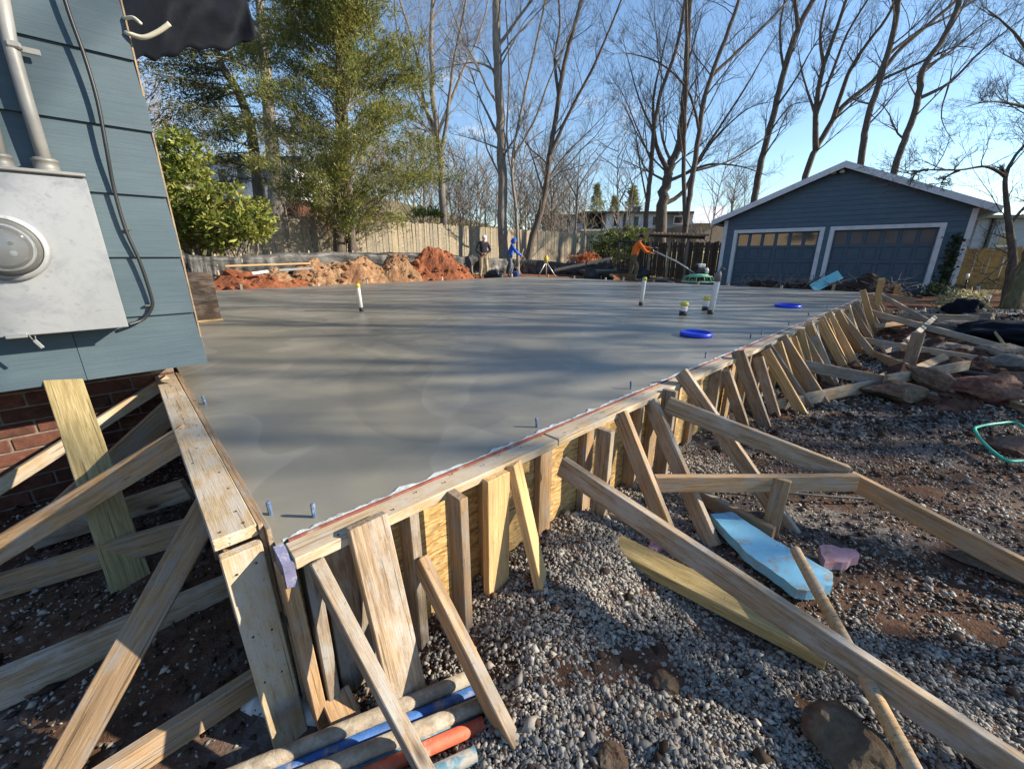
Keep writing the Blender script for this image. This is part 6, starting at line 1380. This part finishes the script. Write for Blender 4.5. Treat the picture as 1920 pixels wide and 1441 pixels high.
def joints(lean=0.0, crouch=0.0, head=(0.06, 0.0, 0.0), face=(1, 0, -0.2), arms=None, feet=0.11, stride=0.0):
    """a standing figure 1.74 m tall; lean is the forward tilt of the trunk in radians"""
    pz = 0.93 - crouch; cs, sn = math.cos(lean), math.sin(lean)
    def up(h, f=0.0): return (f * cs + h * sn, 0.0, pz + h * cs - f * sn)
    def tr(h, y, f=0.0): a = up(h, f); return (a[0], y, a[2])
    J = {'pelvis': (0, 0, pz, 0.135), 'spine': tr(0.22, 0) + (0.128,), 'chest': tr(0.42, 0) + (0.145,), 'neck': tr(0.575, 0, 0.015) + (0.055,), 'head': tuple(Vector(tr(0.70, 0)) + Vector(head)) + (0.088,)}
    for s, q in (('l', 1), ('r', -1)):
        J['sh' + s] = tr(0.475, 0.185 * q) + (0.062,); J['hip' + s] = (0, 0.095 * q, pz - 0.06, 0.092); st_ = stride * q
        J['kn' + s] = (0.05 + crouch * 1.2 + st_ * 0.6, (0.095 + feet) / 2 * q + 0.0, 0.50 - crouch * 0.4, 0.064); J['an' + s] = (-0.02 + st_, feet * q, 0.09, 0.048); J['toe' + s] = (0.15 + st_, (feet + 0.02) * q, 0.035, 0.04)
        el, wr = arms[s]; J['el' + s] = tuple(el) + (0.046,); J['wr' + s] = tuple(wr) + (0.034,)
    J['face'] = face; return J
# man in the white cap, hands together at his hip, looking down
pw = at_y(907, 515, 18.6); pw.z = ground_h(pw.x, pw.y)
zt = at_y(915, 436, 18.6).z; sc = (zt - pw.z) / 1.74
person(pw, -math.pi / 2 + 0.35, joints(0.12, 0.02, (0.09, 0, -0.03), (1, 0.15, -0.6), {'l': ((0.10, 0.29, 1.12), (0.27, 0.03, 1.00)), 'r': ((0.02, -0.32, 1.12), (0.20, -0.12, 0.96))}, feet=0.15), 'cloth_dark', 'cloth_tan', 'person in white cap, dark sweater and tan trousers standing at the slab edge', min(sc, 1.04), hat='cap_white')
# man in the blue hood, working a long handled tool
pb_ = at_y(956, 513, 19.4); pb_.z = ground_h(pb_.x, pb_.y); zt = at_y(960, 443, 19.4).z; sc = min(1.0, (zt - pb_.z) / 1.70)
person(pb_, 0.05, joints(0.20, 0.02, (0.07, 0, -0.02), (1, 0, -0.45), {'l': ((0.25, 0.24, 1.12), (0.50, 0.13, 1.02)), 'r': ((0.28, -0.24, 1.10), (0.54, -0.06, 0.94))}, feet=0.10, stride=0.06), 'cloth_blue', 'cloth_jean', 'person in blue hooded jacket and grey jeans bending over a tool handle', sc, hood='cloth_blue')
hx = pb_ + Vector((0.56, -0.02, 1.03 * sc)); ft_ = pb_ + Vector((0.22, -0.25, 0.05)); e = empty('shovel', ft_); tag(e, 'long-handled shovel held by the person in blue', 'shovel')
MB().tube([ft_ + (hx - ft_) * 0.18, hx + (hx - ft_) * 0.22], 0.018, 8).build('handle', 'pole_wood', e, True)
d = (hx - ft_).normalized(); MB().prism([ft_ + Vector((-0.1, 0, 0)) + d * 0.25, ft_ + Vector((0.1, 0, 0)) + d * 0.25, ft_ + Vector((0.09, 0, 0)), ft_ - d * 0.05, ft_ + Vector((-0.09, 0, 0))], (0, 0.012, 0.003)).build('blade', 'steel_rod', e)
bk = at_y(967, 514, 18.8); bk.z = ground_h(bk.x, bk.y); e = empty('bucket', bk); tag(e, 'small blue bucket with wire bail at the feet of the person in blue', 'bucket')
setp(MB().lathe([(0.002, 0.0), (0.125, 0.0), (0.15, 0.27), (0.16, 0.28), (0.155, 0.29), (0.142, 0.28), (0.12, 0.02), (0.002, 0.02)], 20).build('pail', 'bucket_blue', None, True, bk), e)
MB().tube([bk + Vector((-0.155, 0, 0.27)), bk + Vector((-0.17, -0.08, 0.38)), bk + Vector((-0.08, -0.12, 0.47)), bk + Vector((0.08, -0.12, 0.47)), bk + Vector((0.155, 0, 0.27))], 0.006, 6).build('bail', 'pvc_white', e, True)
# man in orange with the power trowel
po = at_z(1221, 524); s_, o_ = to_so(po); po = SO(min(s_, SLAB_S - 0.15), o_, 0.0)
person(po, 0.0, joints(0.30, 0.03, (0.04, 0, 0.0), (1, -0.2, -0.3), {'l': ((0.42, 0.22, 1.24), (0.68, 0.12, 1.20)), 'r': ((0.36, -0.26, 1.08), (0.62, -0.20, 1.02))}, feet=0.12, stride=-0.10), 'cloth_orange', 'cloth_khaki', 'person in orange shirt and dark khaki trousers steering the power trowel', 0.90, hair=True)
tw = at_z(1308, 529); e = empty('power_trowel', tw); tag(e, 'green power trowel with ring guard, engine and long handle on the slab', 'power trowel')
R_ = 0.50
MB().tube([tw + Vector((math.cos(a) * R_, math.sin(a) * R_, 0.03)) for a in [i * math.pi / 16 for i in range(33)]], 0.014, 6, False).build('ring', 'trowel_green', e, True)
MB().tube([tw + Vector((math.cos(a) * R_ * 0.82, math.sin(a) * R_ * 0.82, 0.20)) for a in [i * math.pi / 16 for i in range(33)]], 0.012, 6, False).build('ring', 'trowel_green', e, True)
for k in range(12):
    a = k * math.pi / 6; u = Vector((math.cos(a), math.sin(a), 0)); MB().tube([tw + u * R_ + ZZ * 0.03, tw + u * R_ * 0.82 + ZZ * 0.20, tw + u * R_ * 0.35 + ZZ * 0.24], 0.011, 6).build('guard_bar', 'trowel_green', e, True)
for k in range(4):
    a = k * math.pi / 2 + 0.4; u = Vector((math.cos(a), math.sin(a), 0)); MB().box(tw + u * 0.28 + ZZ * 0.012, 0.36, 0.15, 0.008, Matrix.Rotation(a, 3, 'Z') @ Matrix.Rotation(0.06, 3, 'X'), 0.002).build('blade', 'alu', e)
setp(MB().lathe([(0.002, 0.20), (0.30, 0.20), (0.33, 0.23), (0.28, 0.26), (0.16, 0.28), (0.002, 0.28)], 20).build('deck', 'trowel_green', None, True, tw), e)
MB().tube([tw + ZZ * 0.02, tw + ZZ * 0.22], 0.05, 10).build('gearbox', 'steel_black', e, True)
MB().box(tw + Vector((0.0, 0, 0.37)), 0.26, 0.26, 0.18, None, 0.03).build('engine_block', 'steel_black', e); MB().box(tw + Vector((0.04, 0, 0.53)), 0.22, 0.20, 0.13, None, 0.03).build('fuel_tank', 'engine_white', e)
MB().tube([tw + Vector((0.16, -0.05, 0.36)), tw + Vector((0.25, -0.05, 0.36))], 0.10, 16).build('recoil_cover', 'engine_white', e, True); MB().tube([tw + Vector((-0.18, 0, 0.50)), tw + Vector((-0.08, 0, 0.50))], 0.075, 14).build('air_filter', 'steel_black', e, True)
hd_ = po + Vector((0.66, -0.02, 1.05)); MB().tube([tw + Vector((-0.08, 0, 0.27)), tw.lerp(hd_, 0.5) + ZZ * 0.14, hd_ - Vector((0, 0, 0.05))], 0.024, 8).build('handle_tube', 'alu', e, True)
MB().tube(smooth_path([hd_ + Vector((-0.12, 0.34, 0.06)), hd_ + Vector((0.05, 0.24, 0.06)), hd_ + Vector((0.06, 0, 0.0)), hd_ + Vector((0.05, -0.26, 0.02)), hd_ + Vector((-0.10, -0.36, 0.04))], 4), 0.017, 8).build('handlebar', 'steel_black', e, True)
MB().box(hd_ + Vector((0.05, 0, 0.03)), 0.09, 0.12, 0.12, None, 0.015).build('throttle_box', 'steel_black', e)

# tripod with yellow level
tb = at_y(1025, 514, 19.6); tb.z = ground_h(tb.x, tb.y); tt = at_y(1024, 490, 19.6); e = empty('survey_tripod', tb); tag(e, 'aluminium tripod with yellow laser level beyond the far slab corner', 'tripod')
for dx, dy in ((-0.42, -0.15), (0.42, -0.12), (0.02, 0.4)):
    MB().tube([tb + Vector((dx, dy, 0)), tt], [0.022, 0.028], 8).build('leg', 'alu', e, True)
MB().lathe([(0.002, -0.03), (0.09, -0.03), (0.09, 0.0), (0.002, 0.0)], 14, tt).build('head_plate', 'alu', e); lv = MB().lathe([(0.002, 0.0), (0.10, 0.0), (0.11, 0.05), (0.10, 0.19), (0.06, 0.22), (0.055, 0.28), (0.002, 0.29)], 16, tt).build('laser_level', 'level_yellow', e, True)

# utility trailer with mesh gate
YT = 17.0
tl = at_y(1180, 515, YT); tl.z = ground_h(tl.x, tl.y); e = empty('utility_trailer', tl); tag(e, 'black utility trailer with raised mesh ramp gate left of the person in orange', 'trailer')
g00, g10, g01, g11 = at_y(1157, 505, YT), at_y(1200, 507, YT - 0.4), at_y(1161, 451, YT), at_y(1208, 453, YT - 0.4)
for a, b, r in ((g00, g01, 0.03), (g10, g11, 0.03), (g01, g11, 0.03), (g00, g10, 0.03), (g00.lerp(g10, .28), g01.lerp(g11, .28), 0.02), (g00.lerp(g10, .74), g01.lerp(g11, .74), 0.02)): MB().tube([a, b], r, 6).build('gate_bar', 'steel_black', e)
for k in range(1, 26): MB().tube([g00.lerp(g01, k / 26), g10.lerp(g11, k / 26)], 0.004, 4, False).build('mesh_wire', 'steel_black', e)
for k in range(1, 20): MB().tube([g00.lerp(g10, k / 20), g01.lerp(g11, k / 20)], 0.004, 4, False).build('mesh_wire', 'steel_black', e)
c = (g00 + g10) / 2; c.z -= 0.08; MB().box(c + Vector((-0.5, 0.9, 0)), 2.4, 1.7, 0.12, None, 0.02).build('deck', 'steel_black', e)
for dx in (-1.5, 0.6):
    w_ = c + Vector((dx, 0.05, -0.12)); MB().tube([w_ - Vector((0, 0.1, 0)), w_ + Vector((0, 0.1, 0))], 0.28, 20).build('wheel', 'tape_dark', e, True)
for dx in (-1.7, 0.7): MB().box(c + Vector((dx, 0.05, 0.22)), 0.05, 0.05, 0.45).build('rail_post', 'steel_black', e)
p0, p1 = at_y(1040, 506, 18.6), at_y(1147, 484, 17.4); tag(board('ramp_plank', p0, p1, 0.22, 0.04, Vector((0, -0.6, 1)), 'lumber_worn'), 'long grey plank sloping up to the trailer', 'plank')
# pergola
YP = 20.0; e = empty('pergola', gpt(1265, 500, YP)); tag(e, 'small pergola with rafter ends and pale posts before the dark fence', 'pergola')
a, b = at_y(1217, 441, YP + 0.3), at_y(1322, 445, YP - 0.6); board('beam', a, b, 0.14, 0.05, Vector((0, -1, 0)), 'fence_dark', e, 0, 0)
for k in range(15): q = a.lerp(b, (k + 0.3) / 15) + ZZ * 0.09; board('rafter', q + Vector((0.05, -0.5, 0)), q + Vector((-0.2, 1.8, 0)), 0.09, 0.045, Vector((1, 0, 0)), 'fence_old', e, 0, 0)
for x in (1224, 1256, 1286): t0 = at_y(x, 447, YP); t0.y = a.y + (b.y - a.y) * (x - 1217) / 105; g_ = Vector((t0.x, t0.y, ground_h(t0.x, t0.y))); board('post', g_, Vector((t0.x, t0.y, a.z - 0.05)), 0.09, 0.09, Vector((0, -1, 0)), 'lumber_worn', e, 0, 0)
# black sheet bundles along the far edge
def bundle(name, x, y, z, r, sq, seed, m, label, rot=0.0):
    p = at_z(x, y, z); o = link(name, rock_mesh(name, r, seed, sq, 4, 0.6, False), m, None, p); o.rotation_euler = (0, 0, rot); o.data.polygons.foreach_set('use_smooth', [True] * len(o.data.polygons)); tag(o, label, 'tarp'); return o
p = SO(SLAB_S + 1.0, -5.2, -0.25)
for (s2, o2, r, sq, seed, lab) in ((SLAB_S + 0.9, -6.3, 0.55, (1.8, 0.7, 0.55), 71, 'dark tarp heap behind the legs of the person in orange'), (SLAB_S + 0.7, -4.2, 0.5, (1.9, 0.6, 0.5), 72, 'dark tarp heap behind the power trowel'), (SLAB_S + 0.6, -2.9, 0.26, (1, 1, 0.8), 73, 'small black sack at the foot of the garage corner'), (SLAB_S - 1.4, -SLAB_O - 0.8, 0.36, (1.3, 0.7, 0.7), 74, 'black bag behind the person in white cap')):
    q = SO(s2, o2, 0); q.z = ground_h(q.x, q.y) + 0.12; o = link('tarp_heap', rock_mesh('tarp_heap', r, seed, sq, 4, 0.7, False), 'tarp_black', None, q); o.rotation_euler = (0, 0, math.atan2(-N1.y, -N1.x)); o.data.polygons.foreach_set('use_smooth', [True] * len(o.data.polygons)); tag(o, lab, 'tarp')
for (x, y, z, r, sq, seed, lab) in ((1905, 628, -0.42, 0.55, (1.5, 0.8, 0.4), 75, 'crumpled navy tarp on the ground at the right edge'), (1806, 585, -0.35, 0.30, (1.1, 0.9, 0.9), 76, 'black plastic bin bag below the white-capped stakes')):
    bundle('tarp_heap', x, y, z, r, sq, seed, 'tarp_navy', lab, -0.4)
for k, (x, yb, yt, lab) in enumerate(((1806, 560, 513, 'black stake with white cap, tallest and leftmost of three at right'), (1826, 572, 536, 'black stake with white cap, middle one of three at right'), (1846, 585, 554, 'black stake with white cap, lowest and rightmost of three at right'))):
    p = at_z(x, yb, -0.4); q = at_y(x + 9, yt, p.y); e = empty('capped_stake', p); tag(e, lab, 'stake'); MB().tube([p, p.lerp(q, 0.85)], 0.022, 8).build('stake', 'cable_black', e, True); MB().tube([p.lerp(q, 0.78), q], 0.034, 10).build('cap', 'pvc_white', e, True)
raker(at_z(1682, 592, GZ + 0.25), at_z(1834, 597, GZ + 0.25), 'lumber_worn', 0.13)
raker(at_z(1650, 553, GZ + 0.42), at_z(1715, 563, GZ + 0.42), 'lumber', 0.14)
tag(board('leaning_stick', at_z(1886, 650, GZ + 0.25), at_z(1850, 600, GZ + 0.3), 0.05, 0.03, Vector((0, -1, 0.4)), 'lumber_treated'), 'yellowish stick lying before the crooked tree', 'stick')
for k, (dz, sag) in enumerate(((0.0, 0.9), (0.5, 1.0), (1.0, 1.1))):
    a, b = at_y(1000, 372 - k * 4, 60), at_y(1250, 394 - k * 4, 52); tag(MB().tube([a.lerp(b, t_ / 10) - ZZ * sag * 4 * (t_ / 10) * (1 - t_ / 10) * 0.4 for t_ in range(11)], 0.014, 4).build('utility_wire', 'wire_cream', None), ['lowest', 'middle', 'highest'][k] + ' of the power lines above the modern house roof', 'wire')
